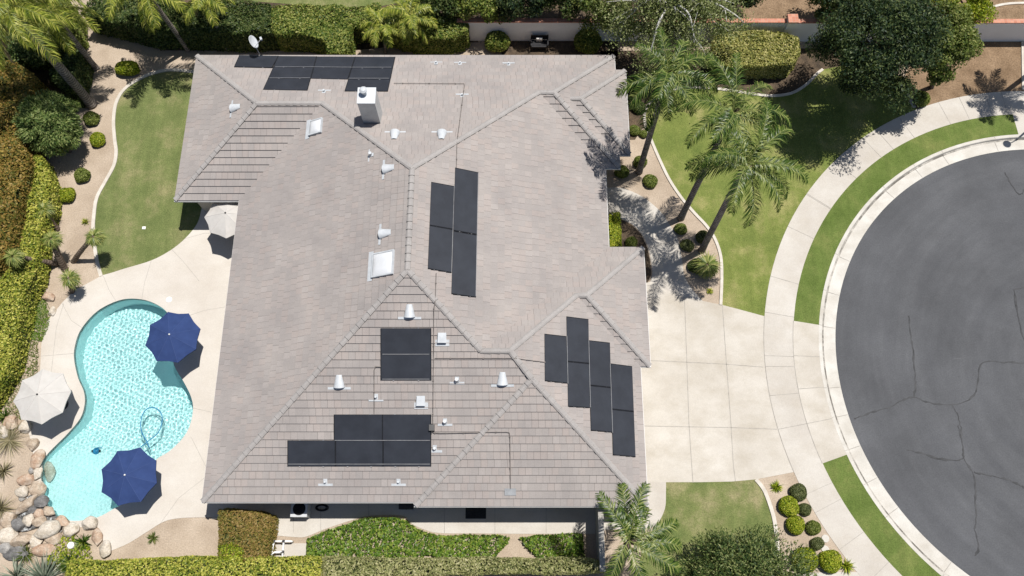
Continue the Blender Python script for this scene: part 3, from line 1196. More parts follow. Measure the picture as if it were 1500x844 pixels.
def box_vent(u, w):
    p = rp(u, w)
    ax = frame_at(p)
    mb = MB()
    F4 = [(-.34, -.30, .05), (.34, -.30, .05), (.34, .02, .05), (-.34, .02, .05)]
    V = to_world(p, ax, F4 + [(a, b, c - .03) for a, b, c in F4])
    mb.add(V, [(0, 1, 2, 3), (0, 4, 5, 1), (1, 5, 6, 2), (2, 6, 7, 3), (3, 7, 4, 0)], 0)
    B = [(-.2, -.06, .05), (.2, -.06, .05), (.2, .36, .05), (-.2, .36, .05), (-.22, -.1, .24), (.22, -.1, .24), (.2, .38, .15), (-.2, .38, .15)]
    mb.add(to_world(p, ax, B), [(4, 5, 6, 7), (1, 2, 6, 5), (2, 3, 7, 6), (3, 0, 4, 7)], 0)
    mb.add(to_world(p, ax, [(-.19, -.05, .055), (.19, -.05, .055), (.2, -.08, .2), (-.2, -.08, .2)]), [(0, 1, 2, 3)], 1)
    mb.build('box_vent', [M['white_metal'], M['void']], house)


for q in ((648, 498), (617, 590)):
    box_vent(*q)

M['dome'] = pmat('milky skylight dome', (.60, .61, .62), (.66, .67, .69), 1.5, rough=.25, bump=0, spec=.6)


def skylight(cx, cy, sx, sy):
    p = rp(cx, cy)
    ax = frame_at(p)
    fr = MB()
    a, b = sx / 2 + .06, sy / 2 + .06
    hgt = .16
    o = [(-a, -b), (a, -b), (a, b), (-a, b)]
    i_ = [(-a + .07, -b + .07), (a - .07, -b + .07), (a - .07, b - .07), (-a + .07, b - .07)]
    V = to_world(p, ax, [(x, y, 0) for x, y in o] + [(x, y, hgt) for x, y in o] + [(x, y, hgt) for x, y in i_])
    fr.add(V, [(k, (k + 1) % 4, 4 + (k + 1) % 4, 4 + k) for k in range(4)] + [(4 + k, 4 + (k + 1) % 4, 8 + (k + 1) % 4, 8 + k) for k in range(4)], 0)
    fl = [(-a - .16, -b - .28, .05), (a + .12, -b - .28, .05), (a + .12, -b, .05), (-a - .16, -b, .05)]
    fr.add(to_world(p, ax, fl), [(0, 1, 2, 3)], 0)
    f = fr.build('skylight', [M['white_metal']], house)
    n = 8
    V, Fc = [], []
    for r in range(n + 1):
        for c in range(n + 1):
            X, Y = -1 + 2 * r / n, -1 + 2 * c / n
            z = .13 + .11 * (1 - X * X) ** .5 * (1 - Y * Y) ** .5
            V.append((X * (a - .06), Y * (b - .06), z))
    for r in range(n):
        for c in range(n):
            Fc.append((r * (n + 1) + c, (r + 1) * (n + 1) + c, (r + 1) * (n + 1) + c + 1, r * (n + 1) + c + 1))
    obj('dome', to_world(p, ax, V), Fc, [M['dome']], f, smooth=True)


skylight(562.5, 387.5, 1.15, 1.15)
skylight(464, 187, .8, .75)

# chimney
base_c = rp(546, 178)
tz = base_c[2]
p0, p1 = np.array(g(532.3, 182.4, tz)), np.array(g(558.5, 183.7, tz))
cx, cy = (p0[0] + p1[0]) / 2, p0[1] + .45
CH_TOP = None
for k in range(400):                     # height that brings the top front edge to its place in the photo
    z = tz + k * .01
    dz = z - CAM_H
    y = p0[1]
    dep = ST * y - CT * dz
    up = CT * y + ST * dz
    if 422 - F_PX * up / dep < 152:
        CH_TOP = z
        break
cw, cd = abs(p1[0] - p0[0]) - .06, .92
mb = MB()
zb = ZE + .3
mb.box((cx, p0[1] + cd / 2, (CH_TOP + zb) / 2), (cw, cd, CH_TOP - zb))
mb.box((cx, p0[1] + cd / 2, CH_TOP + .02), (cw + .04, cd + .04, .06), m=1)
ch = mb.build('chimney', [M['chimney_paint'], M['grey_metal']], house)
M['chimney_top'] = pmat('galvanised chase cover', (.48, .50, .52), (.56, .58, .60), 3, rough=.5, bump=0, spec=.5)
ch.data.materials[1] = M['chimney_top']
mb = MB()
mb.lathe((cx - .12, p0[1] + cd * .62, CH_TOP + .05), [(.13, 0), (.13, .28), (.2, .28), (.21, .34), (.12, .42), (.02, .44)], 14)
mb.build('flue_cap', [M['white_metal']], ch)


# --- solar mats
def solar_panel(quad, parent, lift=.10, split_axis='long'):
    """quad px: TL TR BR BL on the roof"""
    P = [rp(u, w, lift) for u, w in quad]
    c = sum(P) / 4
    n = roof_normal(c)
    n0 = np.cross(P[1] - P[0], P[3] - P[0])
    if n0[2] < 0:
        n0 = -n0
    n = n0 / np.linalg.norm(n0)
    mb = MB()
    th = .035
    mb.add(P + [p - n * th for p in P], [(0, 3, 2, 1), (0, 1, 5, 4), (1, 2, 6, 5), (2, 3, 7, 6), (3, 0, 4, 7), (4, 5, 6, 7)], 0)
    # header pipes on both short-slope ends, straps across the long run
    la, lb = np.linalg.norm(P[1] - P[0]), np.linalg.norm(P[3] - P[0])
    if la > lb:
        ends = ((P[0], P[3]), (P[1], P[2]))
        mids = [(P[0] * (1 - t) + P[1] * t, P[3] * (1 - t) + P[2] * t) for t in (.33, .66)]
    else:
        ends = ((P[0], P[1]), (P[3], P[2]))
        mids = [(P[0] * (1 - t) + P[3] * t, P[1] * (1 - t) + P[2] * t) for t in (.33, .66)]
    for a, b in ends:
        mb.tube([a - n * .012, b - n * .012], .024, 8, 1)
    for t in (.25, .75):
        for (i, k) in ((3, 2), (0, 1)):
            c = P[i] + (P[k] - P[i]) * t
            mb.box(tuple(c - np.array([0, 0, .08])), (.07, .07, .12), 0, 2)
    o = mb.build('solar_panel', [M['panel'], M['panel_header'], M['panel_strap']], parent)
    uvl = o.data.uv_layers.new(name='UVMap')
    e1 = (P[3] - P[0]) if la > lb else (P[1] - P[0])
    e1 = e1 / np.linalg.norm(e1)
    e2 = np.cross(n, e1)
    for lp in o.data.loops:
        q = np.array(o.data.vertices[lp.vertex_index].co) - np.array(P[0])
        uvl.data[lp.index].uv = (float(q @ e1), float(q @ e2))
    return o


def quad_between(q, t0, t1, axis):
    q = [np.array(p, float) for p in q]
    TL, TR, BR, BL = q
    if axis == 'v':
        return [TL + (BL - TL) * t0, TR + (BR - TR) * t0, TR + (BR - TR) * t1, TL + (BL - TL) * t1]
    return [TL + (TR - TL) * t0, TL + (TR - TL) * t1, BL + (BR - BL) * t1, BL + (BR - BL) * t0]


def solar_array(quads, label, seam=()):
    arr = bpy.data.objects.new('solar_array', None)
    COL.objects.link(arr)
    arr.parent = house
    arr.matrix_parent_inverse = Matrix.Translation(parent_world(house)).inverted()
    arr['label'] = label
    # grey seam rails between neighbouring mats
    for a, b in seam:
        A, B = rp(*a, .12), rp(*b, .12)
        MB().tube([A, B], .012, 6, 0).build('seam_rail', [M['panel_strap']], arr)
    for q in quads:
        solar_panel(q, arr)
    return arr


def sub(q, nx, ny, gap=.005):
    out = []
    for r in range(ny):
        row = quad_between(q, r / ny + (gap if r else 0), (r + 1) / ny - (gap if r < ny - 1 else 0), 'v')
        for c in range(nx):
            out.append(quad_between(row, c / nx + (gap / 2 if c else 0), (c + 1) / nx - (gap / 2 if c < nx - 1 else 0), 'h'))
    return out


Z2 = lambda x, y: (280 + x / 3.837, y / 3.837)
solar_array(sub([Z2(272, 310), Z2(489, 314), Z2(455, 378), Z2(243, 374)], 1, 1) + sub([Z2(491, 315), Z2(704, 317), Z2(652, 506), Z2(406, 502)], 1, 3)
            + sub([Z2(707, 318), Z2(921, 319), Z2(879, 444), Z2(674, 440)], 1, 2) + sub([Z2(924, 319), Z2(1146, 320), Z2(1104, 511), Z2(864, 510)], 1, 3), 'long stepped run of mats at the top eave',
            [(Z2(472, 376), Z2(690, 376)), (Z2(440, 438), Z2(670, 438)), (Z2(690, 376), Z2(902, 378)), (Z2(905, 378), Z2(1125, 378)), (Z2(885, 440), Z2(1112, 440))])
solar_array(sub([(632, 267), (665, 273), (661.5, 399), (627, 393)], 1, 2) + sub([(667, 246), (701, 253), (697.3, 435), (661.5, 430)], 1, 2), 'pair of tall mats on the upper slope', [((665.5, 272), (661.5, 398)), ((700.5, 253), (697, 434))])
solar_array(sub([(558, 481), (631, 481), (631.3, 557), (558, 557)], 1, 2), 'square pair of mats near the roof centre', [((560, 519), (629, 519)), ((560, 555.5), (629, 555.5))])
solar_array(sub([(489.5, 607.5), (631, 607.5), (631, 645), (489.5, 645)], 2, 1) + sub([(421.5, 645.5), (631, 645.5), (631, 683), (421.5, 683)], 3, 1), 'stepped block of five mats at the lower slope', [((490, 645.2), (630, 645.2)), ((422, 680), (630, 680))])
solar_array(sub([(798, 489.5), (829.5, 493), (831.5, 561), (798.6, 557.5)], 1, 1) + sub([(830, 464), (862, 468), (864, 597), (832.5, 595)], 1, 2) + sub([(863, 499), (893.5, 502.5), (897, 633), (866, 630)], 1, 2) + sub([(895, 533), (926, 537), (931, 669), (898.5, 666)], 1, 2),
            'four staggered mats on the garage slope', [((830.5, 492), (832, 562)), ((862.5, 498), (865, 597)), ((894, 533), (897.5, 634))])


def roof_pipe(px, r=.016):
    P = [rp(u, w, .09) for u, w in px]
    Q = []
    for a, b in zip(P[:-1], P[1:]):
        Lh = np.linalg.norm(b - a)
        k = max(1, int(Lh / .5))
        for i in range(k):
            c = a + (b - a) * i / k
            z = roofz(c[0], c[1]) + .10
            Q.append(np.array([c[0], c[1], z]))
    Q.append(P[-1])
    mb = MB().tube(Q, r, 6)
    for c in Q[1::3]:
        mb.box(tuple(c - np.array([0, 0, .03])), (.06, .06, .08))
    mb.build('roof_pipe', [M['pipe']], house)


roof_pipe([(639, 400), (638, 430), (638, 440), (635.5, 452), (635, 525), (634, 622)])
roof_pipe([(633, 633), (637, 634.5), (645, 635), (696, 634), (742, 633.2), (746, 634), (747, 640), (747.8, 716)])
roof_pipe([(636.7, 525), (660, 525), (756, 525), (768, 527), (798, 530.5)])
roof_pipe([(558, 537.5), (550, 537.5), (548, 542), (548, 606)])
roof_pipe([(577, 122), (680, 122.5), (680.3, 126), (669.5, 208), (668.5, 246)])
p = rp(632.5, 627, .12)
mb = MB().box(tuple(p), (.26, .3, .2)).tube([p + np.array([0, -.25, -.02]), p + np.array([0, .3, -.02])], .03, 8)
mb.build('valve_box', [M['dark_metal']], house)
p = rp(747.5, 720, .05)
ax = frame_at(p)
mb = MB().add(to_world(p, ax, [(-.28, -.2, .02), (.28, -.2, .02), (.28, .16, .02), (-.28, .16, .02)]), [(0, 1, 2, 3)])
mb.build('flashing', [M['grey_metal']], house)
# ------------------------------------------------------------------ pool
def pool_depth(x, y):
    """shallow shelf at the south end, deepest in the middle of the north bowl"""
    px = np.array(g(95, 725)[:2])
    d = np.hypot(x - px[0], y - px[1])
    t = np.clip((d - 1.7) / 2.6, 0, 1)
    t = t * t * (3 - 2 * t)
    return .42 + t * .95


M['plaster'] = pmat('aqua pool plaster', (.53, .75, .755), (.61, .80, .805), 1.5, 20, rough=.8, bump=.1, dist=.01, fine_amt=.06)
M['waterline'] = pmat('pool waterline tile', (.20, .42, .42), (.30, .52, .50), 6, rough=.4, bump=0)
lo = np.array([p[:2] for p in POOLW]).min(0) - .15
hi = np.array([p[:2] for p in POOLW]).max(0) + .15
nx, ny = int((hi[0] - lo[0]) / .2), int((hi[1] - lo[1]) / .2)
X, Y = np.meshgrid(np.linspace(lo[0], hi[0], nx), np.linspace(lo[1], hi[1], ny))
Zf = -.12 - pool_depth(X, Y)
# keep the floor inside the pool; pull the outer points onto the outline
V = np.stack([X, Y, Zf], -1).reshape(-1, 3)
idx = np.arange(nx * ny).reshape(ny, nx)
Fq = np.stack([idx[:-1, :-1], idx[:-1, 1:], idx[1:, 1:], idx[1:, :-1]], -1).reshape(-1, 4)
mb = MB()
pts = ccw([(p[0], p[1]) for p in POOLW])
n = len(pts)
WV, WF, WM = [], [], []
for p in pts:
    WV += [(p[0], p[1], .0), (p[0], p[1], -.12), (p[0], p[1], -1.75)]
for i in range(n):
    k = (i + 1) % n
    WF += [(i * 3, i * 3 + 1, k * 3 + 1, k * 3), (i * 3 + 1, i * 3 + 2, k * 3 + 2, k * 3 + 1)]
    WM += [1, 0]
Va, Fa, Ma = join_np([(V, Fq, 0), (np.array(WV), np.array(WF), 0)])
Ma[len(Fq):] = WM
pool_shell = struct(obj('pool_shell', Va, Fa, [M['plaster'], M['waterline']], None, Ma, smooth=True), 'aqua plastered shell of the freeform pool')
PCTR = np.mean(pts, axis=0)

# water: a real rippled surface
step = .018
nx, ny = int((hi[0] - lo[0]) / step), int((hi[1] - lo[1]) / step)
X, Y = np.meshgrid(np.linspace(lo[0], hi[0], nx), np.linspace(lo[1], hi[1], ny))
rw = np.random.default_rng(5)
Zw = np.full(X.shape, -.10)
damp = .55 + .45 * np.clip((np.hypot(X - g(95, 725)[0], Y - g(95, 725)[1]) - 1.6) / 1.6, 0, 1)
for k in range(38):
    a = rw.uniform(0, 2 * PI)
    wl_ = rw.choice([.11, .135, .16, .185, .22, .30])
    kk = 2 * PI / wl_ * rw.uniform(.9, 1.1)
    amp = WAVE_AMP / kk ** 2
    Zw += damp * amp * np.sin(kk * (X * math.cos(a) + Y * math.sin(a)) + rw.uniform(0, 2 * PI) + .8 * np.sin(X * .9 + k) + .8 * np.sin(Y * 1.1 + 2 * k))
V = np.stack([X, Y, Zw], -1).reshape(-1, 3)
idx = np.arange(nx * ny).reshape(ny, nx)
Fq = np.stack([idx[:-1, :-1], idx[:-1, 1:], idx[1:, 1:], idx[1:, :-1]], -1).reshape(-1, 4)
ins = in_poly(X.ravel(), Y.ravel(), pts)
keep = ins[Fq].any(1)
Fq = Fq[keep]
used = np.unique(Fq)
remap = -np.ones(len(V), int)
remap[used] = np.arange(len(used))
m, nt, out = nodes_of('pool water')
if CAUSTICS:
    b = nt.nodes.new('ShaderNodeBsdfPrincipled')
    b.inputs['Base Color'].default_value = (.77, .975, .96, 1)
    b.inputs['Roughness'].default_value = 0.0
    b.inputs['IOR'].default_value = 1.33
    b.inputs['Transmission Weight'].default_value = 1.0
    nt.links.new(b.outputs[0], out.inputs[0])
else:
    gl = nt.nodes.new('ShaderNodeBsdfGlossy')
    gl.inputs['Roughness'].default_value = .03
    tr = nt.nodes.new('ShaderNodeBsdfTransparent')
    tr.inputs[0].default_value = (.72, .95, .94, 1)
    fr = nt.nodes.new('ShaderNodeFresnel')
    fr.inputs[0].default_value = 1.33
    mx = nt.nodes.new('ShaderNodeMixShader')
    nt.links.new(fr.outputs[0], mx.inputs[0])
    nt.links.new(tr.outputs[0], mx.inputs[1])
    nt.links.new(gl.outputs[0], mx.inputs[2])
    nt.links.new(mx.outputs[0], out.inputs[0])
M['water'] = m
water = struct(obj('pool_water', V[used], remap[Fq], [M['water']], smooth=True), 'rippled turquoise pool water')
if CAUSTICS:
    water.cycles.is_caustics_caster = True
    pool_shell.cycles.is_caustics_receiver = True

# pool cleaner, its hose, skimmer lid
M['blue_hose'] = pmat('blue vacuum hose', (.02, .16, .32), (.03, .22, .40), 8, rough=.4, bump=0)
ZH = -.13
hl = smooth_line([(219, 656), (214, 645), (208, 634), (206, 622), (208, 610), (213, 601), (222, 597), (231, 600), (237, 608), (237, 620), (233, 632), (224, 641), (215, 648), (206, 655)], 5)
mb = MB().tube([np.array(g(u, w, ZH + .03)) + np.array([0, 0, .012 * math.sin(i)]) for i, (u, w) in enumerate(hl)], .028, 6)
tag(mb.build('cleaner_hose', [M['blue_hose']], smooth=True), 'loop of blue vacuum hose floating in the pool', 'hose')
zc = -.12 - float(pool_depth(*g(146, 661)[:2])) + .05
cpos = g(144, 662, zc)
cl = thing('pool_cleaner', 'small blue pool cleaner on the pool floor beside the lower umbrella', 'pool cleaner', cpos)
mb = MB().lathe((0, 0, .02), [(.17, 0), (.2, .06), (.15, .15), (.06, .19)], 14)
mb.build('body', [M['blue_hose']], cl, local=True, smooth=True)
for sx in (-.17, .17):
    MB().tube([(sx, -.06, .07), (sx, .06, .07)], .08, 10).build('wheel', [M['dark_metal']], cl, local=True)
MB().tube([(0, 0, .18), (.02, .12, .24), (.2, .2, .26), (.36, .18, .2)], .025, 6).build('hose', [M['blue_hose']], cl, local=True)
if CAUSTICS:
    for o in cl.children:
        o.cycles.is_caustics_receiver = True
M['white_plastic'] = pmat('white plastic', (.72, .71, .68), (.78, .77, .74), 6, rough=.4, bump=0, spec=.4)
p = g(247.6, 439, .035)
mb = MB().lathe((0, 0, 0), [(.17, 0), (.17, .012), (.15, .018), (.02, .018)], 24)
o = mb.build('skimmer_lid', [M['white_plastic']], smooth=False)
o.location = p
tag(o, 'round white skimmer lid in the deck above the blue umbrella', 'lid')
p = g(211, 334, .012)
mb = MB().box((0, 0, .01), (.2, .17, .03)).lathe((0, 0, .025), [(.06, 0), (.05, .012)], 10)
o = mb.build('valve_lid', [M['white_plastic']])
o.location = p
tag(o, 'small pale valve lid in the middle of the back lawn', 'lid')


# ------------------------------------------------------------------ umbrellas
def cloth(name, a, b):
    m, nt, out = nodes_of(name)
    tc = nt.nodes.new('ShaderNodeTexCoord')
    n1 = noise(nt, tc.outputs['Object'], 1.6, 4, .6)
    r = ramp(nt, [(.35, a), (.65, b)])
    nt.links.new(n1, r.inputs[0])
    n2 = noise(nt, tc.outputs['Object'], 60, 2, .6)
    b_ = bsdf(nt, out, r.outputs[0], .85, n2, .12, .004, .2)
    t = nt.nodes.new('ShaderNodeBsdfTranslucent')
    nt.links.new(r.outputs[0], t.inputs[0])
    mx = nt.nodes.new('ShaderNodeMixShader')
    mx.inputs[0].default_value = .12
    nt.links.new(b_.outputs[0], mx.inputs[1])
    nt.links.new(t.outputs[0], mx.inputs[2])
    nt.links.new(mx.outputs[0], out.inputs[0])
    return m


M['navy'] = cloth('navy canvas', (.025, .046, .135), (.032, .058, .165))
M['offwhite'] = cloth('off white canvas', (.50, .475, .445), (.56, .535, .505))
M['seam_navy'] = pmat('navy seam', (.038, .066, .18), (.045, .075, .19), 4, rough=.8, bump=0)
M['seam_white'] = pmat('pale seam', (.50, .475, .445), (.54, .515, .485), 4, rough=.8, bump=0)
M['pole'] = pmat('bronze pole', (.10, .08, .06), (.13, .10, .08), 4, rough=.4, bump=0, spec=.5)


def umbrella(apex_px, ph, cloth_m, seam_m, label, R=1.5, hz=2.62, drop=.48, fin=None):
    base = g(*apex_px, hz)
    t = thing('patio_umbrella', label, 'umbrella', (base[0], base[1], .03), 'patio umbrellas by the pool')
    rs = [0, .18, .45, .75, 1.0]
    V = [(0, 0, hz)]
    K = 32
    for r in rs[1:]:
        for k in range(K):
            a = 2 * PI * k / K + ph
            f = (k % 4) / 4
            sag = math.sin(PI * f)
            rr = R * r * (1 - .115 * sag * r)                 # straight-to-concave edge between ribs
            z = hz - drop * (r ** 1.12) - .035 * sag * r
            V.append((rr * math.cos(a), rr * math.sin(a), z))
    Fc = [(0, 1 + k, 1 + (k + 1) % K) for k in range(K)]
    for i in range(3):
        for k in range(K):
            b0, b1 = 1 + i * K, 1 + (i + 1) * K
            Fc.append((b0 + k, b1 + k, b1 + (k + 1) % K, b0 + (k + 1) % K))
    n0 = len(V)
    b1 = 1 + 3 * K
    for k in range(K):
        x, y, z = V[b1 + k]
        V.append((x * .995, y * .995, z - .07))                    # hem
    Fc += [(b1 + k, n0 + k, n0 + (k + 1) % K, b1 + (k + 1) % K) for k in range(K)]
    can = obj('canopy', V, Fc, [cloth_m], t, smooth=False, local=True)
    mb = MB()
    for k in range(0, K, 4):
        L = [V[1 + i * K + k] for i in range(4)]
        mb.tube([(0, 0, hz + .004)] + [(x, y, z + .004) for x, y, z in L], .012, 5)
    mb.build('seam', [seam_m], can, local=True)
    mb = MB()
    mb.lathe((0, 0, 0), [(.024, .05), (.024, hz - .03)], 12)
    mb.build('pole', [M['pole']], t, local=True)
    mb = MB()
    mb.lathe((0, 0, 0), [(.045, hz - .0), (.05, hz + .03), (.03, hz + .07), (.005, hz + .09)], 12)
    mb.build('finial', [fin or M['white_plastic']], t, local=True, smooth=True)
    for k in range(0, K, 4):
        a = 2 * PI * k / K + ph
        MB().tube([(0, 0, hz - .06), (R * .6 * math.cos(a), R * .6 * math.sin(a), hz - drop * .6 - .03), (R * .97 * math.cos(a), R * .97 * math.sin(a), hz - drop - .02)], .012, 5).build('rib', [M['pole']], t, local=True)
    mb = MB()
    mb.lathe((0, 0, 0), [(.30, 0), (.30, .05), (.26, .09), (.06, .12), (.05, .3), (.03, .3)], 24)
    mb.build('base', [M['dark_metal']], t, local=True)
    return t


umbrella((248.4, 490.3), math.radians(18), M['navy'], M['seam_navy'], 'navy blue patio umbrella over the middle of the pool edge')
umbrella((183.3, 696), math.radians(32), M['navy'], M['seam_navy'], 'navy blue patio umbrella at the lower pool edge near the boulders')
umbrella((55, 578), math.radians(10), M['offwhite'], M['seam_white'], 'off white patio umbrella on the far left of the pool', fin=M['dark_metal'])
umbrella((330.4, 312.3), math.radians(2), M['offwhite'], M['seam_white'], 'off white patio umbrella tucked under the house eave', R=1.35, fin=M['dark_metal'])


# ------------------------------------------------------------------ boulders
def rock_mat(name, a, b, c):
    return pmat(name, a, b, 1.8, 12, c, rough=.9, bump=.7, dist=.05, fine_amt=.3, coord='Object')


RM = {'tan': rock_mat('tan boulder', (.31, .235, .17), (.43, .345, .26), (.54, .47, .39)),
      'orange': rock_mat('orange boulder', (.34, .215, .145), (.43, .32, .235), (.52, .44, .36)),
      'cream': rock_mat('cream boulder', (.40, .34, .26), (.53, .47, .39), (.60, .55, .48)),
      'grey': rock_mat('grey boulder', (.20, .19, .175), (.32, .305, .285), (.45, .43, .40)),
      'dark': rock_mat('dark grey boulder', (.09, .088, .085), (.16, .155, .15), (.27, .265, .26))}


def boulder(u, w, ra, rb, ang_, kind, label, seed, hf=.75, z0=0.0):
    """px centre, px radii at source scale; a real lump resting in the ground"""
    k = 1 / 28.0
    A, B = ra * k, rb * k
    Hh = min(A, B) * hf
    r = np.random.default_rng(seed)
    bm = bmesh.new()
    bmesh.ops.create_icosphere(bm, subdivisions=4, radius=1)
    P = np.array([v.co for v in bm.verts])
    Fc = np.array([[v.index for v in f.verts] for f in bm.faces])
    bm.free()
    # planar facets: cut by random planes, then soft noise
    for _ in range(11):
        nrm = unit(r.normal(size=3))
        d = r.uniform(.62, .9)
        h = P @ nrm
        over = np.clip(h - d, 0, None)
        P = P - np.outer(over * .85, nrm)
    P *= (1 + .06 * vnoise(P, 3.2, seed) + .03 * vnoise(P, 8, seed + 1))[:, None]
    P = P * np.array([A, B, Hh])
    c, s_ = math.cos(ang_), math.sin(ang_)
    P = np.stack([P[:, 0] * c - P[:, 1] * s_, P[:, 0] * s_ + P[:, 1] * c, P[:, 2]], 1)
    P[:, 2] = np.maximum(P[:, 2] + Hh * .45, -.12)
    o = obj('boulder', P, Fc, [RM[kind]], smooth=True)
    x, y, _ = g(u, w, z0 + Hh * .8)
    o.location = (x, y, z0)
    tag(o, label, 'boulder', 'boulders round the pool corner')
    if CAUSTICS and z0 < 0:
        o.cycles.is_caustics_receiver = True


def q(x, y):
    return (x / 3.606, 610 + y / 3.606)


BO = [  # crop px x, y, rx, ry, angle, kind, label
    (55, 35, 44, 42, .2, 'tan', 'tan boulder just below the left off white umbrella'),
    (125, 52, 38, 40, .5, 'cream', 'pale boulder in the shade under the off white umbrella'),
    (16, 75, 36, 44, 0, 'cream', 'cream boulder at the picture edge below the off white umbrella'),
    (168, 148, 38, 36, .3, 'tan', 'tan boulder beside the dry grass tuft'),
    (197, 225, 40, 54, -.2, 'orange', 'rounded orange tan boulder at the left pool tip'),
    (163, 284, 19, 19, 0, 'grey', 'small grey stone behind the left pool edge'),
    (136, 330, 52, 34, .2, 'orange', 'flat orange boulder on the left of the pool shelf'),
    (197, 302, 32, 38, .1, 'cream', 'cream boulder touching the water at the left pool edge'),
    (193, 380, 46, 48, .4, 'tan', 'large tan boulder against the pool shelf'),
    (116, 392, 42, 34, -.1, 'cream', 'whitish block shaped boulder left of the large tan one'),
    (112, 437, 20, 12, 0, 'grey', 'little grey stone under the whitish boulder'),
    (140, 462, 74, 30, .65, 'tan', 'long tan boulder lying slanted beside the waterfall'),
    (215, 448, 38, 34, .3, 'dark', 'dark grey stone at the head of the waterfall'),
    (170, 490, 30, 22, .3, 'dark', 'dark wet stone in the middle of the waterfall'),
    (197, 516, 34, 28, .4, 'orange', 'brown stone in the rock waterfall'),
    (92, 572, 44, 42, 0, 'dark', 'dark grey boulder at the foot of the waterfall'),
    (148, 548, 30, 36, .3, 'cream', 'cream stone between dark boulder and waterfall'),
    (203, 553, 46, 26, .3, 'tan', 'tan slab under the brown waterfall stone'),
    (240, 592, 70, 48, .35, 'cream', 'biggest cream boulder below the waterfall'),
    (325, 556, 52, 34, -.3, 'orange', 'tan boulder at the bottom edge of the water'),
    (255, 500, 38, 26, -.5, 'tan', 'tan stone at the water line by the waterfall'),
    (367, 602, 54, 40, .15, 'cream', 'white cream boulder with a dark shadow below the pool'),
    (465, 567, 44, 42, -.3, 'cream', 'smooth pale boulder at the end of the pool deck'),
    (511, 640, 33, 46, .2, 'orange', 'pinkish orange boulder beside the deck end'),
    (552, 702, 36, 48, .3, 'cream', 'light egg shaped boulder lowest by the deck'),
    (277, 642, 50, 36, .1, 'tan', 'tan boulder below the biggest cream boulder'),
    (182, 660, 42, 38, .2, 'cream', 'cream boulder between two tan ones'),
    (110, 652, 62, 40, .25, 'tan', 'broad tan boulder left of a cream one'),
    (34, 628, 52, 46, -.1, 'cream', 'layered white boulder at the picture edge'),
    (38, 545, 42, 46, .2, 'tan', 'tan boulder under the spiky grass at the picture edge'),
    (232, 702, 66, 36, .1, 'orange', 'brown boulder in front of the bluish yucca'),
    (84, 725, 74, 38, .1, 'dark', 'dark grey boulder in shade left of the yucca'),
    (30, 690, 40, 34, .1, 'grey', 'grey boulder under the lower left corner shade'),
    (300, 610, 26, 20, .5, 'grey', 'small grey stone wedged between cream boulders'),
    (410, 640, 24, 18, .2, 'tan', 'small tan stone below the white cream boulder'),
]
for i, (x, y, rx, ry, an, kd, lb) in enumerate(BO):
    u, w = q(x, y)
    zb = .22 if (120 < x < 270 and 430 < y < 620) else 0.0
    boulder(u, w, rx / 3.606, ry / 3.606, an, kd, lb, 100 + i, hf=random.uniform(.7, .95), z0=zb)
for i, (u, w, rx, ry, an, kd, lb) in enumerate([
        (70.4, 435, 10.5, 8.5, -.3, 'orange', 'tan boulder at the tip of the small grass patch'),
        (76, 456, 6, 9.5, -.3, 'cream', 'pale stone half hidden beside the grass patch'),
        (43, 450, 7, 5, .2, 'grey', 'grey stone at the left of the grass patch'),
        (13, 617, 14, 10, .3, 'orange', 'orange tan boulder at the left edge under the umbrella'),
        (249, 62, 10, 7, 0, 'grey', 'grey rock in the shade at the foot of the back palm')]):
    boulder(u, w, rx, ry, an, kd, lb, 300 + i)

boulder(73, 692, 9, 17, .3, 'cream', 'pale stone lying under water at the left pool edge', 400, hf=.5, z0=-.45)
# falling water between the stones
M['wet'] = pmat('wet rock and white water', (.06, .06, .055), (.16, .155, .15), 5, 20, (.62, .66, .68), rough=.25, bump=.5, dist=.03, spec=.6, lo=.4, hi=.72)
wf = gp([q(150, 430), q(215, 410), q(265, 480), q(310, 540), q(260, 575), q(200, 590), q(120, 610), q(90, 560), q(120, 500)])
V = [(p[0], p[1], .26 - .3 * i / 10) for i, p in enumerate(wf)]
mb = slab_mb(smooth_line([p[:2] for p in wf], 3, True), .17, .2)
wfo = mb.build('rock_waterfall', [M['wet']])
tag(wfo, 'wet rock bed of the small waterfall between boulders', 'waterfall')
st = [(1208.7, 789, 'round pale stepping stone beside the small dark shrub'), (1208.5, 805, 'round pale stepping stone above the bright green shrub')]
for u, w, lb in st:
    o = MB().lathe((0, 0, 0), [(.2, 0), (.2, .05), (.18, .06), (.02, .062)], 20).build('stepping_stone', [M['kerb']])
    o.location = g(u, w, .0)
    tag(o, lb, 'stepping stone', 'stepping stones in the shrub bed')
o = MB().lathe((0, 0, 0), [(.17, 0), (.19, .1), (.17, .2), (.08, .24)], 18).build('bucket_light', [M['white_plastic']])
o.location = g(106, 799, .0)
tag(o, 'round white cap among plants below the boulders', 'pool light')

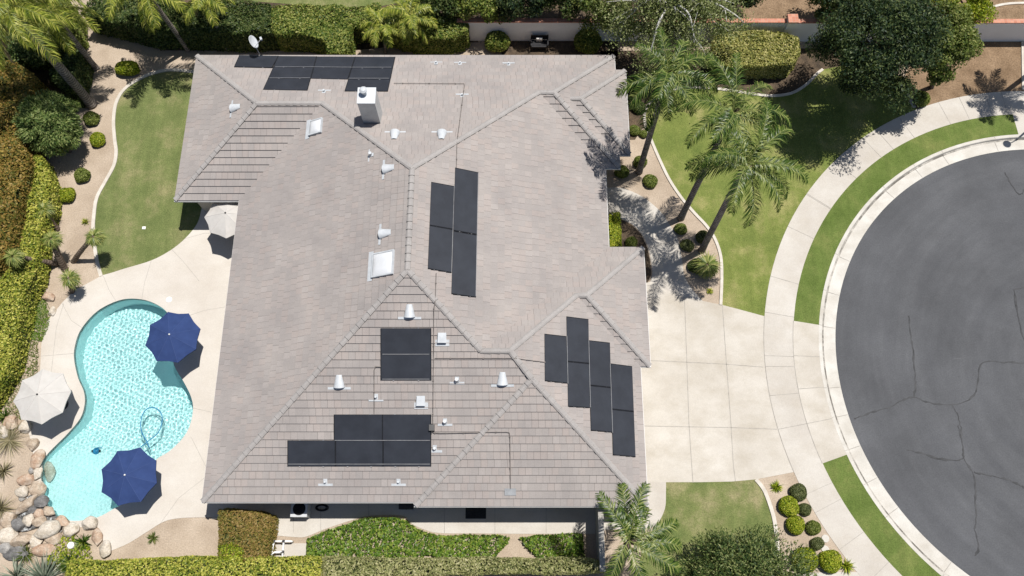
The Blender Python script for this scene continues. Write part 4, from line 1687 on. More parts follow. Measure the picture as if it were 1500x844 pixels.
# ------------------------------------------------------------------ foliage palettes
LM = {
    'hedge': leafmat('hedge leaves', [(.045, .085, .014), (.11, .155, .026), (.21, .24, .05), (.34, .335, .10)], patch=.45),
    'yellow_hedge': leafmat('yellow green hedge leaves', [(.075, .115, .016), (.20, .24, .03), (.38, .375, .06), (.54, .50, .13)], patch=.45),
    'red_hedge': leafmat('reddish hedge leaves', [(.05, .07, .014), (.13, .12, .022), (.25, .155, .04), (.35, .26, .07)], patch=.5),
    'block': leafmat('bronze hedge leaves', [(.09, .10, .02), (.175, .155, .034), (.25, .165, .052), (.34, .24, .09)], patch=.6),
    'grey_hedge': leafmat('dusty hedge leaves', [(.115, .135, .045), (.22, .23, .085), (.34, .33, .15), (.45, .42, .24)], patch=.5),
    'cover': leafmat('glossy ground cover leaves', [(.04, .085, .010), (.085, .16, .02), (.14, .225, .03), (.23, .28, .05)], patch=.3, rough=.4),
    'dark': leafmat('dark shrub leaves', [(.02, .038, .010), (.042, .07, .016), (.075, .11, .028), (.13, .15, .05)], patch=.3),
    'gold': leafmat('sunlit hedge leaves', [(.11, .125, .03), (.22, .225, .055), (.36, .335, .10), (.48, .43, .19)], patch=.45),
    'olive': leafmat('olive shrub leaves', [(.04, .055, .018), (.075, .095, .03), (.12, .14, .048), (.18, .19, .08)], patch=.3),
    'mid': leafmat('mid green shrub leaves', [(.06, .09, .014), (.115, .155, .024), (.18, .215, .045), (.26, .275, .085)], patch=.3),
    'lime': leafmat('lime shrub leaves', [(.09, .135, .008), (.17, .235, .012), (.28, .325, .022), (.40, .40, .05)], patch=.35),
    'evergreen': leafmat('evergreen needles', [(.010, .024, .012), (.022, .043, .018), (.046, .075, .026), (.125, .155, .055)], patch=.4),
    'ever_light': leafmat('light tree leaves', [(.05, .08, .018), (.10, .14, .028), (.17, .20, .05), (.26, .27, .09)], patch=.4),
    'tree': leafmat('olive tree leaves', [(.022, .045, .014), (.055, .09, .024), (.11, .15, .04), (.24, .26, .10)], patch=.35),
    'juniper': leafmat('juniper sprays', [(.045, .085, .022), (.10, .155, .04), (.18, .235, .07), (.31, .35, .13)], patch=.35),
    'birch': leafmat('birch leaves', [(.085, .115, .035), (.165, .20, .065), (.25, .275, .115), (.35, .36, .19)], patch=.3),
    'palm': leafmat('palm leaflets', [(.018, .045, .008), (.045, .088, .014), (.095, .145, .025), (.25, .28, .085)], patch=.3, rough=.35),
    'palm_yellow': leafmat('yellow green palm leaflets', [(.06, .10, .014), (.16, .20, .026), (.32, .34, .05), (.48, .46, .12)], patch=.35, rough=.35),  # yellower and brighter leaflets than the plain palm palette
    'fan': leafmat('fan palm leaves', [(.06, .09, .02), (.12, .165, .035), (.20, .235, .06), (.32, .32, .11)], patch=.3, rough=.4),
    'yucca': leafmat('bluish yucca blades', [(.10, .13, .09), (.17, .20, .15), (.25, .275, .21), (.34, .355, .28)], patch=.2, trans=.12),
    'straw': leafmat('dry straw blades', [(.15, .13, .07), (.24, .21, .12), (.34, .30, .19), (.42, .38, .26)], patch=.2),
    'grass': leafmat('rough grass blades', [(.05, .09, .015), (.10, .145, .03), (.16, .18, .05), (.25, .22, .10)], patch=.5),
    'dead': leafmat('dead frond', [(.17, .12, .07), (.26, .20, .12), (.34, .27, .18), (.40, .33, .24)], patch=.3),
}
M['core'] = pmat('dark twigs', (.024, .034, .010), (.05, .06, .018), 4, rough=.95, bump=0)
M['bark'] = pmat('brown bark', (.08, .06, .045), (.17, .135, .105), 3, 18, rough=.95, bump=.8, dist=.03, vec_scale=(1, 1, .4))
M['pale_bark'] = pmat('pale birch bark', (.50, .48, .45), (.66, .64, .61), 5, 20, rough=.85, bump=.3, dist=.01)


def palm_bark(name, a, b):
    m, nt, out = nodes_of(name)
    tc = nt.nodes.new('ShaderNodeTexCoord')
    sep = nt.nodes.new('ShaderNodeSeparateXYZ')
    nt.links.new(tc.outputs['Object'], sep.inputs[0])
    n1 = noise(nt, tc.outputs['Object'], 3, 5, .65)
    w = math_n(nt, 'SINE', math_n(nt, 'ADD', math_n(nt, 'MULTIPLY', sep.outputs[2], 2 * PI / .16), math_n(nt, 'MULTIPLY', n1, 5.0)))
    f = math_n(nt, 'ADD', math_n(nt, 'MULTIPLY', w, .16), n1)
    r = ramp(nt, [(.32, a), (.7, b)])
    nt.links.new(f, r.inputs[0])
    bsdf(nt, out, r.outputs[0], .9, f, .8, .03, .2)
    return m


M['palm_bark'] = palm_bark('grey palm trunk', (.10, .085, .072), (.30, .265, .235))
M['palm_bark_dark'] = palm_bark('brown palm trunk', (.075, .055, .04), (.20, .155, .12))


# ------------------------------------------------------------------ hedges and ground cover
def hedge(name, outline, h, lm, label, cat='hedge', group=None, leaf=.13, dens=150, dk=2.6, inset_=.10, z0=0.0, lump=.10, core=True, kind=None, side_dens=None, top=True):
    """outline: world xy polygon; box-clipped hedge with leaves over a dark twig core"""
    P = ccw([(p[0], p[1]) for p in outline])
    A = abs(poly_area(P))
    dens = dens * dk
    parts = []
    n_top = int(A * dens)
    t = sample_poly(P, n_top)
    z = h + lump * vnoise(t, 2.2, 3) + RNG.uniform(-.10, .03, n_top) * min(1, h)
    pts_ = np.column_stack([t, z])
    nr = np.tile([0, 0, 1.0], (n_top, 1))
    # sides
    Q = np.array(P + P[:1])
    seg = np.linalg.norm(np.diff(Q, axis=0), axis=1)
    per = seg.sum()
    ns = int(per * h * (side_dens or dens) * .9)
    s_ = np.sort(RNG.uniform(0, per, ns))
    cum = np.concatenate([[0], np.cumsum(seg)])
    k = np.clip(np.searchsorted(cum, s_, 'right') - 1, 0, len(seg) - 1)
    f = (s_ - cum[k]) / np.maximum(seg[k], 1e-9)
    base = Q[k] + (Q[k + 1] - Q[k]) * f[:, None]
    d = (Q[k + 1] - Q[k]) / np.maximum(seg[k], 1e-9)[:, None]
    outn = np.stack([d[:, 1], -d[:, 0]], 1)
    zz = RNG.uniform(0.02, 1, ns) ** .8 * h
    off = RNG.uniform(-.06, .05, ns) + .06 * vnoise(np.column_stack([base, zz]), 2.5, 9)
    sp = np.column_stack([base + outn * off[:, None], zz])
    sn = np.column_stack([outn, np.full(ns, .45)])
    allp = np.vstack([pts_, sp]) + np.array([0, 0, z0])
    alln = np.vstack([nr, sn])
    V, Fc = leaf_quads(allp, alln, leaf, .6, .62)
    o = thing(name, label, cat, (P[0][0], P[0][1], z0), group) if kind is None else None
    if kind:
        o = obj(name, V, Fc, [lm], smooth=False)
        o['kind'] = kind
        o['label'] = label
        return o
    obj('foliage', V, Fc, [lm], o)
    if core:
        mb = slab_mb(inset(P, inset_) if len(P) < 14 else inset_simple(P, inset_), z0 + h - .16 - lump, h - .16 - lump)
        mb.build('branches', [M['core']], o)
    return o


def inset_simple(P, d):
    c = np.mean(P, axis=0)
    out = []
    for p in P:
        v = np.array(p) - c
        L = np.linalg.norm(v)
        out.append(tuple(c + v * max(.1, (L - d) / L)))
    return out


H = hedge
H('hedge', gp([(-20, 85), (22, 92), (48, 108), (46, 135), (30, 165), (26, 200), (38, 232), (30, 280), (18, 330), (8, 370), (-30, 420), (-60, 300), (-50, 120)], 2.6), 2.6, LM['red_hedge'], 'tall reddish green hedge along the far left edge', leaf=.17, dens=110, lump=.25)
H('hedge', gp([(40, 236), (56, 226), (66, 250), (72, 268), (68, 300), (56, 335), (54, 372), (47, 402), (32, 432), (20, 490), (6, 545), (-30, 600), (-50, 560), (-6, 420), (8, 340), (24, 280)], 1.7), 1.7, LM['yellow_hedge'], 'yellow green clipped hedge running down the left side', leaf=.14, dens=140, lump=.12)
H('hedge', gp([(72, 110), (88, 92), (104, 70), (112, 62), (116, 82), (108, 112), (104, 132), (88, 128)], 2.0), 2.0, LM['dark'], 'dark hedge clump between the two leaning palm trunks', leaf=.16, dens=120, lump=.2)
H('hedge', gp([(320, 748), (328, 746), (375, 750), (395, 757), (396, 772), (389, 820), (355, 822), (320, 818)], 1.5), 1.5, LM['block'], 'square bronze clipped hedge by the pool equipment', leaf=.11, dens=220, lump=.06)
H('hedge', gp([(320, 800), (340, 797), (356, 806), (354, 823), (322, 822)], 1.58), 1.58, LM['lime'], 'lime tuft growing out of the bronze hedge corner', cat='shrub', leaf=.11, dens=150, lump=.08)
H('hedge', gp([(100, 822), (150, 823), (200, 819), (260, 816), (320, 817), (420, 818), (470, 817), (470, 880), (90, 880)], 1.6), 1.6, LM['yellow_hedge'], 'yellow green left half of the bottom hedge', leaf=.13, dens=150, lump=.10)
H('hedge', gp([(472, 817), (560, 818), (640, 819), (720, 818), (800, 819), (858, 820), (884, 824), (884, 838), (640, 841), (540, 850), (472, 856)], 1.6), 1.6, LM['grey_hedge'], 'dusty green right half of the bottom hedge', leaf=.13, dens=150, lump=.10)
H('hedge', gp([(397, 20), (400, 8), (450, 6), (520, 11), (557, 6), (560, 26), (548, 34), (514, 36), (512, 58), (503, 77), (480, 76), (478, 60), (450, 50), (400, 46)], 2.0), 2.0, LM['hedge'], 'bright clipped back hedge with a lobe hanging towards the roof', leaf=.15, dens=150, lump=.2)
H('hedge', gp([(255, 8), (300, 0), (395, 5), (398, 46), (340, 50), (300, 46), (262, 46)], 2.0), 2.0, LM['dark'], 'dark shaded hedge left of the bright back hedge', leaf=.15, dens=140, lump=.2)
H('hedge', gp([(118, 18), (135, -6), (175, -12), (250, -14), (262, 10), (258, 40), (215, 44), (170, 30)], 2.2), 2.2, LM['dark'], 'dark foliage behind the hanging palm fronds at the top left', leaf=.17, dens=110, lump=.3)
H('hedge', gp([(-30, -20), (70, -30), (100, 0), (104, 36), (88, 60), (60, 70), (20, 70), (-30, 60)], 2.4), 2.4, LM['mid'], 'leafy green mass under the palm crowns in the top left corner', leaf=.17, dens=110, lump=.35)
H('hedge', gp([(556, 14), (620, 22), (672, 24), (685, 30), (684, 46), (660, 54), (610, 58), (556, 40)], 1.8), 1.8, LM['hedge'], 'back hedge section behind the arching palm next to the white wall', leaf=.15, dens=150, lump=.15)
H('hedge', gp([(1046, 56), (1062, 47), (1110, 45), (1150, 48), (1169, 55), (1172, 80), (1160, 92), (1120, 96), (1060, 94), (1044, 80)], 1.6), 1.6, LM['gold'], 'broad clipped hedge in front of the white wall', leaf=.14, dens=170, lump=.12)
H('hedge', gp([(893, 311), (908, 311), (909, 360), (893, 361)], .6), .6, LM['lime'], 'low box hedge strip beside the front door eave', leaf=.09, dens=300, lump=.03)


def cover(outline, label, lm=None, h=.32, leaf=.15, dens=120):
    hedge('ground_cover', outline, h, lm or LM['cover'], label, leaf=leaf, dens=dens, lump=.07, kind='stuff')


cover(gp([(449, 790), (474, 779), (502, 771), (530, 761), (574, 758), (590, 762), (602, 770), (622, 781), (641, 785), (700, 786), (746, 787), (744, 795), (728, 812), (726, 822), (640, 822), (632, 812), (622, 812), (615, 820), (540, 820), (524, 815), (520, 806), (512, 812), (518, 822), (449, 822)], .3), 'glossy green ground cover below the path')
cover(gp([(762, 788), (790, 784), (852, 783), (857, 822), (790, 822), (784, 812), (770, 800)], .3), 'green ground cover beside the dark wall')
cover(gp([(43, 438), (54, 432), (65, 440), (70, 455), (69, 480), (60, 500), (44, 496), (38, 480), (40, 460)], .12), 'small patch of green grass by the left hedge', LM['cover'], .08, .07, 420)
cover(gp([(30, 500), (55, 500), (56, 550), (45, 590), (30, 615), (5, 610), (10, 560), (24, 540)], .06), 'rough sparse grass beside the left deck edge', LM['grass'], .07, .09, 110)
cover(gp([(70, 795), (100, 780), (130, 800), (132, 822), (110, 830), (70, 830)], .2), 'low weeds below the boulders', LM['lime'], .2, .12, 90)
cover(gp([(985, 96), (1040, 100), (1075, 118), (1072, 126), (1020, 120), (990, 118)], .06), 'sparse low growth in the dark bed', LM['dark'], .08, .1, 40)


# ------------------------------------------------------------------ clipped ball shrubs: three leafy balls, copied
def ball_mesh(name, lm, seed, leaf=.085, n=2600, squash=.85):
    r = np.random.default_rng(seed)
    P = unit(r.normal(size=(n, 3)))
    P[:, 2] = np.abs(P[:, 2]) * 1.0 - .15
    nr = unit(P)
    rad = 1 + .11 * vnoise(nr, 3.0, seed) + r.uniform(-.10, .03, n)
    pts_ = nr * rad[:, None] * np.array([1, 1, squash]) + np.array([0, 0, squash * .55])
    V, Fc = leaf_quads(pts_, nr, leaf / .45, .6, .7, r)
    bm = bmesh.new()
    bmesh.ops.create_icosphere(bm, subdivisions=2, radius=.86)
    CV = np.array([v.co for v in bm.verts]) * np.array([1, 1, squash]) + np.array([0, 0, squash * .55])
    CF = np.array([[v.index for v in f.verts] for f in bm.faces])
    bm.free()
    me_l = obj('tmp', V, Fc, [lm]).data
    me_c = obj('tmp', CV, CF, [M['core']]).data
    for o in [o for o in COL.objects if o.name.startswith('tmp')]:
        bpy.data.objects.remove(o)
    me_l.name, me_c.name = name + '_leaves', name + '_branches'
    return me_l, me_c


BALLS = {k: [ball_mesh(k, LM[k], 20 + i * 7 + j) for j in range(2)] for i, k in enumerate(('dark', 'mid', 'lime', 'hedge', 'olive'))}
BALL_N = [0]


def shrub(u, w, r, kind, label, group=None, hs=1.0, ry=None, name='round_shrub'):
    R = r / 31.0
    BALL_N[0] += 1
    ml, mc = BALLS[kind][BALL_N[0] % 2]
    x, y, _ = g(u, w, R * .7)
    t = thing(name, label, 'shrub', (x, y, 0), group)
    t.scale = (R, (ry or r) / 31.0, R * hs)
    t.rotation_euler = (0, 0, random.uniform(0, 6.28))
    if ry:
        t.rotation_euler = (0, 0, 0)
    for nm, me in (('foliage', ml), ('branches', mc)):
        o = bpy.data.objects.new(nm, me)
        COL.objects.link(o)
        o.parent = t
    return t


GF, GE, GB = 'clipped shrubs in the bed by the driveway', 'clipped shrubs along the entry walk', 'shrubs in the back bed'
SH = [
    (1170.5, 721, 13.5, 'olive', 'round dark green shrub nearest the driveway corner', GF), (1156, 741, 16, 'lime', 'large yellow green ball shrub left of a small dark one', GF),
    (1179.5, 746, 10, 'olive', 'small dark shrub tucked between two larger ball shrubs', GF), (1166, 770, 14.5, 'lime', 'yellow green ball shrub with a brownish top', GF),
    (1192, 773, 11.5, 'mid', 'small dark green shrub beside the sidewalk, middle of the bed', GF), (1197.5, 796, 10.5, 'olive', 'small ragged dark shrub beside the round stepping stone', GF),
    (1179, 820, 19.5, 'lime', 'big lime shrub touching the large tree', GF), (1217.5, 823, 17.5, 'lime', 'bright green ball shrub at the bottom end of the bed', GF),
    (911, 251, 13, 'mid', 'round shrub right against the house corner eave', GE), (938, 237, 12.5, 'mid', 'round shrub behind the leaning palm trunk', GE), (953, 264, 13.5, 'mid', 'round shrub right of the first palm trunk beside the lawn edging', GE),
    (997.7, 335, 11.5, 'mid', 'round shrub just below the middle palm trunk', GE), (1030, 347, 12.5, 'olive', 'round shrub partly behind the lower palm trunk', GE), (1007, 358.5, 12, 'olive', 'dark round shrub left of the lower palm trunk', GE), (1020, 389, 14, 'dark', 'dark shrub under the spiky fan plant', GE),
    (936, 156, 13.5, 'dark', 'dark shrub in shade under the front palm', GE), (930, 190, 11, 'mid', 'leafy shrub touching the east eave', GE), (943, 196, 8, 'mid', 'small leafy shrub beside the palm trunk base', GE), (934, 124, 16, 'dark', 'large very dark shrub at the north east house corner', GE), (925, 355, 11, 'mid', 'low shrub in the bed inside the curve of the walk', GE),
    (124, 118, 12, 'mid', 'round shrub between the two left palm trunks', GB), (133, 173, 14.5, 'mid', 'round shrub at the foot of the large left palm', GB), (142, 204, 14.5, 'lime', 'yellow green ball shrub by the lawn edging', GB), (119, 256, 14.5, 'mid', 'round shrub in the shadow of the feathery tree', GB),
    (97, 285, 15, 'lime', 'yellow green shrub alone on the soil left of the lawn', GB), (172, 36, 13, 'lime', 'bright ball shrub under the upper palm fronds', GB), (84, 116, 15, 'dark', 'dark ball shrub left of the large palm trunk', GB),
    (50, 160, 14, 'dark', 'dark ball shrub behind the feathery tree', GB),
]
for u, w, r, kd, lb, gr in SH:
    shrub(u, w, r, kd, lb, gr, hs=random.uniform(.85, 1.05))
shrub(184, 97, 24, 'lime', 'wide bright green shrub near the top of the back lawn', GB, hs=.75, ry=16)
shrub(728, 60, 25, 'hedge', 'large leafy shrub in front of the white wall left of the black bench', 'shrubs by the white wall', hs=1.1, ry=21)
shrub(860, 60, 27, 'hedge', 'large leafy shrub in front of the white wall right of the black bench', 'shrubs by the white wall', hs=1.1, ry=24)
shrub(1350, 145, 15, 'mid', 'leafy shrub at the kerb end under the big tree', 'shrubs by the white wall', hs=1.2)


# ------------------------------------------------------------------ spiky plants
def blades(n, L, w, lm, seed, el=(20, 75), bend=.5, name='leaf_blade'):
    """rosette mesh of tapering two-piece blades, local"""
    r = np.random.default_rng(seed)
    V, Fc = [], []
    for k in range(n):
        a = r.uniform(0, 2 * PI)
        e = math.radians(r.uniform(*el))
        l = L * r.uniform(.65, 1.1)
        d = np.array([math.cos(a) * math.cos(e), math.sin(a) * math.cos(e), math.sin(e)])
        sd = np.array([-math.sin(a), math.cos(a), 0]) * w / 2
        p0 = d * .03
        p1 = d * l * .5
        p2 = d * l + np.array([0, 0, -bend * l * .35])
        b = len(V)
        V += [p0 - sd * .8, p0 + sd * .8, p1 + sd, p1 - sd, p2 + sd * .12, p2 - sd * .12]
        Fc += [(b, b + 1, b + 2, b + 3), (b + 3, b + 2, b + 4, b + 5)]
    return np.array(V), np.array(Fc)


def spiky(u, w, r, n, lm, label, cat='plant', name='spiky_plant', width=.05, el=(15, 75), bend=.4, z=.0, seed=1):
    L = r / 27.0
    V, Fc = blades(n, L, width, lm, seed, el, bend)
    o = obj(name, V, Fc, [lm])
    o.location = g(u, w, z)
    return tag(o, label, cat)


spiky(68, 850, 44, 190, LM['yucca'], 'bluish spiky yucca at the bottom left corner', width=.06, name='yucca', seed=2, el=(10, 80))
spiky(25, 845, 30, 90, LM['yucca'], 'smaller yucca left of the bluish one at the corner', width=.06, name='yucca', seed=12, el=(10, 80))
spiky(2, 745, 32, 150, LM['straw'], 'straw coloured grass clump at the left edge beside boulders', width=.03, name='grass_clump', seed=3)
spiky(14, 645, 34, 130, LM['straw'], 'dry grass tuft beside the left umbrella shadow', width=.025, name='grass_clump', seed=4, el=(5, 50))
spiky(104, 826, 24, 120, LM['palm'], 'green spiky clump right of the bluish yucca', width=.05, name='spiky_plant', seed=14, el=(10, 70))
spiky(40, 812, 20, 90, LM['grass'], 'grassy clump behind the bluish yucca', width=.04, name='grass_clump', seed=15)
spiky(6, 690, 22, 110, LM['straw'], 'straw coloured clump on bare soil at the left edge', width=.03, name='grass_clump', seed=16)
spiky(8, 612, 16, 80, LM['palm'], 'green strappy clump at the left edge beside the orange boulder', width=.05, name='strappy_plant', seed=17)
spiky(225, 788, 12, 90, LM['grass'], 'lone small green tuft on bare soil below the deck', width=.025, name='grass_tuft', seed=5)
spiky(122, 795, 16, 40, LM['palm'], 'small fern like plant below the boulders', width=.09, name='fern', seed=6)
spiky(126, 326, 9, 60, LM['yellow_hedge'], 'small yellow flowering plant beside the lawn edging', width=.035, name='flower_plant', seed=7)
spiky(1137, 714, 12, 80, LM['lime'], 'small light green plant at the top of the shrub bed', width=.05, name='strappy_plant', seed=8)
spiky(1239, 829, 14, 70, LM['lime'], 'light green tuft right of the bright ball shrub', width=.05, name='strappy_plant', seed=9)
spiky(1039, 427, 8, 60, LM['yellow_hedge'], 'small yellow plant below the spiky fan plant', width=.04, name='flower_plant', seed=10)
spiky(1135, 786, 9, 40, LM['straw'], 'orange brown tuft beside the lawn edging near the tree', width=.03, name='grass_tuft', seed=13)


# ------------------------------------------------------------------ fan palms (left bed) and the sago by the walk
def fan_leaf_mesh(R, seed, segs=15):
    r = np.random.default_rng(seed)
    V, Fc = [], []
    for k in range(segs):
        a = math.radians(-115 + 230 * k / (segs - 1)) + r.uniform(-.04, .04)
        l = R * (1 - .18 * abs(k / (segs - 1) - .5) * 2) * r.uniform(.7, 1.12)
        d = np.array([math.cos(a), math.sin(a), 0])
        sd = np.array([-math.sin(a), math.cos(a), 0]) * R * .06
        b = len(V)
        dz = lambda t: np.array([0, 0, -.55 * R * t * t])
        V += [d * .02, d * l * .5 + sd + dz(.5), d * l + dz(1.05), d * l * .5 - sd + dz(.5)]
        Fc.append((b, b + 1, b + 2, b + 3))
    return np.array(V), np.array(Fc)


def fan_palm(base_px, crown_px, h, label, R=.48, n=15, trunk_r=.11, seed=0):
    bx, by, _ = g(*base_px)
    cx_, cy_, cz_ = g(*crown_px, h)
    t = thing('fan_palm', label, 'palm', (bx, by, 0), 'small fan palms in the left bed')
    P = [np.array([bx, by, -.05]), np.array([bx * .72 + cx_ * .28, by * .72 + cy_ * .28, h * .3]), np.array([bx * .35 + cx_ * .65, by * .35 + cy_ * .65, h * .68]), np.array([cx_, cy_, h])]
    L = smooth_line(P, 5)
    V, Fc = tube(L, [trunk_r * (1.25 - .35 * i / len(L)) * (1 + .06 * math.sin(i * 2.1)) for i in range(len(L))], 10)
    obj('trunk', V, Fc, [M['palm_bark_dark']], t, smooth=True)
    r = np.random.default_rng(seed)
    meshes = []
    for k in range(3):
        V, Fc = fan_leaf_mesh(R, seed * 10 + k)
        st = np.array([[-.012, 0, 0], [.012, 0, 0], [.012, 0, 0], [-.012, 0, 0]])
        o = obj('frond', V, Fc, [LM['fan']], t, local=True)
        meshes.append(o.data)
        place_frond = o
        set_fan(o, (cx_ - bx, cy_ - by, h), r, k, n)
    for k in range(3, n):
        o = bpy.data.objects.new('frond', meshes[k % 3])
        COL.objects.link(o)
        o.parent = t
        set_fan(o, (cx_ - bx, cy_ - by, h), r, k, n)
    return t


def set_fan(o, c, r, k, n):
    a = k * 2.39996 + r.uniform(-.2, .2)
    f = k / n
    e = math.radians(75 - 110 * f + r.uniform(-8, 8))
    st = .10 + .20 * min(1, f * 1.6)
    d = Vector((math.cos(a) * math.cos(e), math.sin(a) * math.cos(e), math.sin(e)))
    o.location = Vector(c) + d * st
    M3 = Matrix.Rotation(a, 3, 'Z') @ Matrix.Rotation(-(e - .45), 3, 'Y')
    o.rotation_euler = M3.to_euler()


fan_palm((85, 337), (65, 307), 1.5, 'fan palm uppermost of the left bed in front of the yellow hedge', seed=1)
fan_palm((95, 395), (76, 350), 2.2, 'fan palm with a thick dark trunk in the middle of the left bed', seed=2, trunk_r=.17)
fan_palm((107, 383), (138, 347), 2.4, 'fan palm leaning right over the curved lawn edging', seed=3, trunk_r=.13)
fan_palm((86, 387), (20, 376), 2.6, 'fan palm leaning far left over the yellow hedge', seed=4, trunk_r=.12)
fan_palm((106, 428), (102, 408), 1.7, 'fan palm at the edge of the pool deck', seed=5)
fan_palm((1032, 398), (1036, 388), .8, 'spiky sago like fan palm at the end of the entry bed', R=.72, n=20, trunk_r=.15, seed=6)


# ------------------------------------------------------------------ feather palms
def feather_mesh(L, a0, a1, seed, lw=.036, ll=.55, pairs=78):
    """one arching frond along +x from the origin; leaflets hang from the rachis"""
    r = np.random.default_rng(seed)
    n = 14
    ts = np.linspace(0, 1, n)
    ang_ = np.radians(a0 + (a1 - a0) * ts ** 1.25)
    pos = np.zeros((n, 3))
    for i in range(1, n):
        pos[i] = pos[i - 1] + L / (n - 1) * np.array([math.cos(ang_[i]), .06 * math.sin(i * .5 + seed), math.sin(ang_[i])])
    V, Fc = tube([tuple(p) for p in pos], [.03 * (1 - .85 * t) + .004 for t in ts], 5)
    parts = [(np.array(V), np.array([f for f in Fc if len(f) == 4]), 0)]
    LV, LF = [], []
    for s_ in (-1, 1):
        for k in range(pairs):
            t = .10 + .90 * (k + r.uniform(-.3, .3)) / pairs
            t = min(max(t, .05), .995)
            x = t * (n - 1)
            i = min(int(x), n - 2)
            p = pos[i] + (pos[i + 1] - pos[i]) * (x - i)
            fw = unit(pos[i + 1] - pos[i])
            up = np.array([-fw[2], 0, fw[0]])
            prof = math.sin(PI * min(1, .12 + t * .86)) ** .55
            l = ll * prof * r.uniform(.8, 1.12) + .06
            d = unit(fw * r.uniform(.5, .9) + np.array([0, s_, 0]) * r.uniform(.6, 1.0) + up * r.uniform(-.25, .45))
            mid = p + d * l * .5
            tip = mid + unit(d + np.array([0, 0, -r.uniform(.7, 1.9)])) * l * .6
            wd = unit(np.cross(d, np.array([0, 0, 1.0]))) * lw / 2
            b = len(LV)
            LV += [p - wd * .5, p + wd * .5, mid + wd, mid - wd, tip + wd * .15, tip - wd * .15]
            LF += [(b, b + 1, b + 2, b + 3), (b + 3, b + 2, b + 4, b + 5)]
    parts.append((np.array(LV), np.array(LF), 1))
    return join_np(parts)


FROND_CACHE = {}


def frond_data(kind, L, ll, lm):
    key = (kind, L, ll)
    if key not in FROND_CACHE:
        A = {'up': (72, -10), 'mid': (50, -62), 'out': (26, -74), 'low': (-12, -86)}[kind]
        out = []
        for s_ in range(2):
            V, Fc, MI = feather_mesh(L, A[0], A[1], hash(kind) % 50 + s_ * 3 if False else (ord(kind[0]) + s_ * 7), ll=ll)
            o = obj('frond', V, Fc, [M['rachis'], lm], None, MI)
            out.append(o.data)
            bpy.data.objects.remove(o)
        FROND_CACHE[key] = out
    return FROND_CACHE[key]


M['rachis'] = pmat('green frond stalk', (.12, .15, .04), (.19, .21, .07), 5, rough=.6, bump=0)


def feather_palm(base_px, crown_px, h, label, lm, group, L=2.9, ll=.55, n=16, r0=.19, seed=0, azis=None, sheath=True, bark='palm_bark', lean=0.0, name='queen_palm', dead=0):
    bx, by, _ = g(*base_px)
    cx_, cy_, _ = g(*crown_px, h)
    t = thing(name, label, 'palm', (bx, by, 0), group)
    B, Ct = np.array([bx, by, -.1]), np.array([cx_, cy_, h])
    m1 = B + (Ct - B) * .35
    m1[:2] = B[:2] + (Ct - B)[:2] * (.35 + lean)
    m2 = B + (Ct - B) * .7
    m2[:2] = B[:2] + (Ct - B)[:2] * (.7 + lean)
    Ln = smooth_line([B, m1, m2, Ct], 8)
    k = len(Ln)
    rad = [r0 * (1.25 - .25 * min(1, i / 3)) * (1 - .28 * i / k) for i in range(k)]
    V, Fc = tube(Ln, rad, 12)
    obj('trunk', V, Fc, [M[bark]], t, smooth=True)
    # crown shaft of old leaf bases
    if sheath:
        mb = MB()
        rr = np.random.default_rng(seed + 77)
        for j in range(14):
            a = rr.uniform(0, 2 * PI)
            z0 = h - .9 + .9 * j / 14
            pb = Ct + np.array([0, 0, z0 - h])
            d = np.array([math.cos(a), math.sin(a), 0])
            mb.tube([pb + d * .08, pb + d * .17 + np.array([0, 0, .22]), pb + d * .3 + np.array([0, 0, .45])], [.07, .055, .03], 6)
        mb.build('leaf_bases', [M['palm_bark_dark']], t)
    r = np.random.default_rng(seed)
    kinds = ['up', 'up', 'mid', 'mid', 'mid', 'out', 'out', 'out', 'low']
    for j in range(n):
        f = j / n
        kd = 'up' if f < .22 else 'mid' if f < .55 else 'out' if f < .86 else 'low'
        az = (math.radians(azis[j]) if azis and j < len(azis) else j * 2.39996 + r.uniform(-.25, .25))
        me = frond_data(kd, L, ll, lm)[j % 2]
        o = bpy.data.objects.new('frond', me)
        COL.objects.link(o)
        o.parent = t
        o.location = (cx_ - bx, cy_ - by, h + .02)
        sc = r.uniform(.85, 1.1)
        o.scale = (sc, sc, sc)
        o.rotation_euler = (r.uniform(-.25, .25), 0, az)
    for j in range(dead):
        me = frond_data('low', L * .9, ll * .6, LM['dead'])[0]
        o = bpy.data.objects.new('frond', me)
        COL.objects.link(o)
        o.parent = t
        o.location = (cx_ - bx, cy_ - by, h - .25)
        o.rotation_euler = (0, .15, r.uniform(0, 6.28))
        o['label'] = 'dry brown hanging frond'
    return t


GP = 'tall feather palms'
feather_palm((1028, 367), (1093, 240), 9.4, 'front palm nearest the street with its crown over the sidewalk lawn', LM['palm'], GP, seed=1, n=11, L=3.5, ll=.68, azis=[80, 200, 140, 40, 182, -15, -110, -48, -30, 188, -70, 100, 150])
feather_palm((997, 320), (1072, 168), 9.8, 'middle front palm with its crown highest over the lawn', LM['palm'], GP, seed=2, n=11, L=3.5, ll=.68, azis=[85, 230, 125, 40, 170, -8, -145, -20, -75, -115, 60, -40, 200])
feather_palm((936, 252), (978, 112), 9.3, 'front palm beside the house corner under the birch', LM['palm'], GP, seed=3, n=13, L=3.0, ll=.68, azis=[100, 250, 150, 25, -30, 65, -60, -15, -150, 190, -95, 45, -120, 80])
feather_palm((905, 845), (921, 792), 6.0, 'palm at the bottom of the garage with upright fronds', LM['palm'], GP, seed=4, n=9, L=2.9, ll=.55, r0=.2, azis=[127, 66, 20, 95, -30, -75, -120, -5, 48])
LM['palm_y2'] = LM['palm_yellow']
FROND_Y = {}


def with_cache(lm, fn):
    global FROND_CACHE
    keep = FROND_CACHE
    FROND_CACHE = FROND_Y
    fn()
    FROND_CACHE = keep


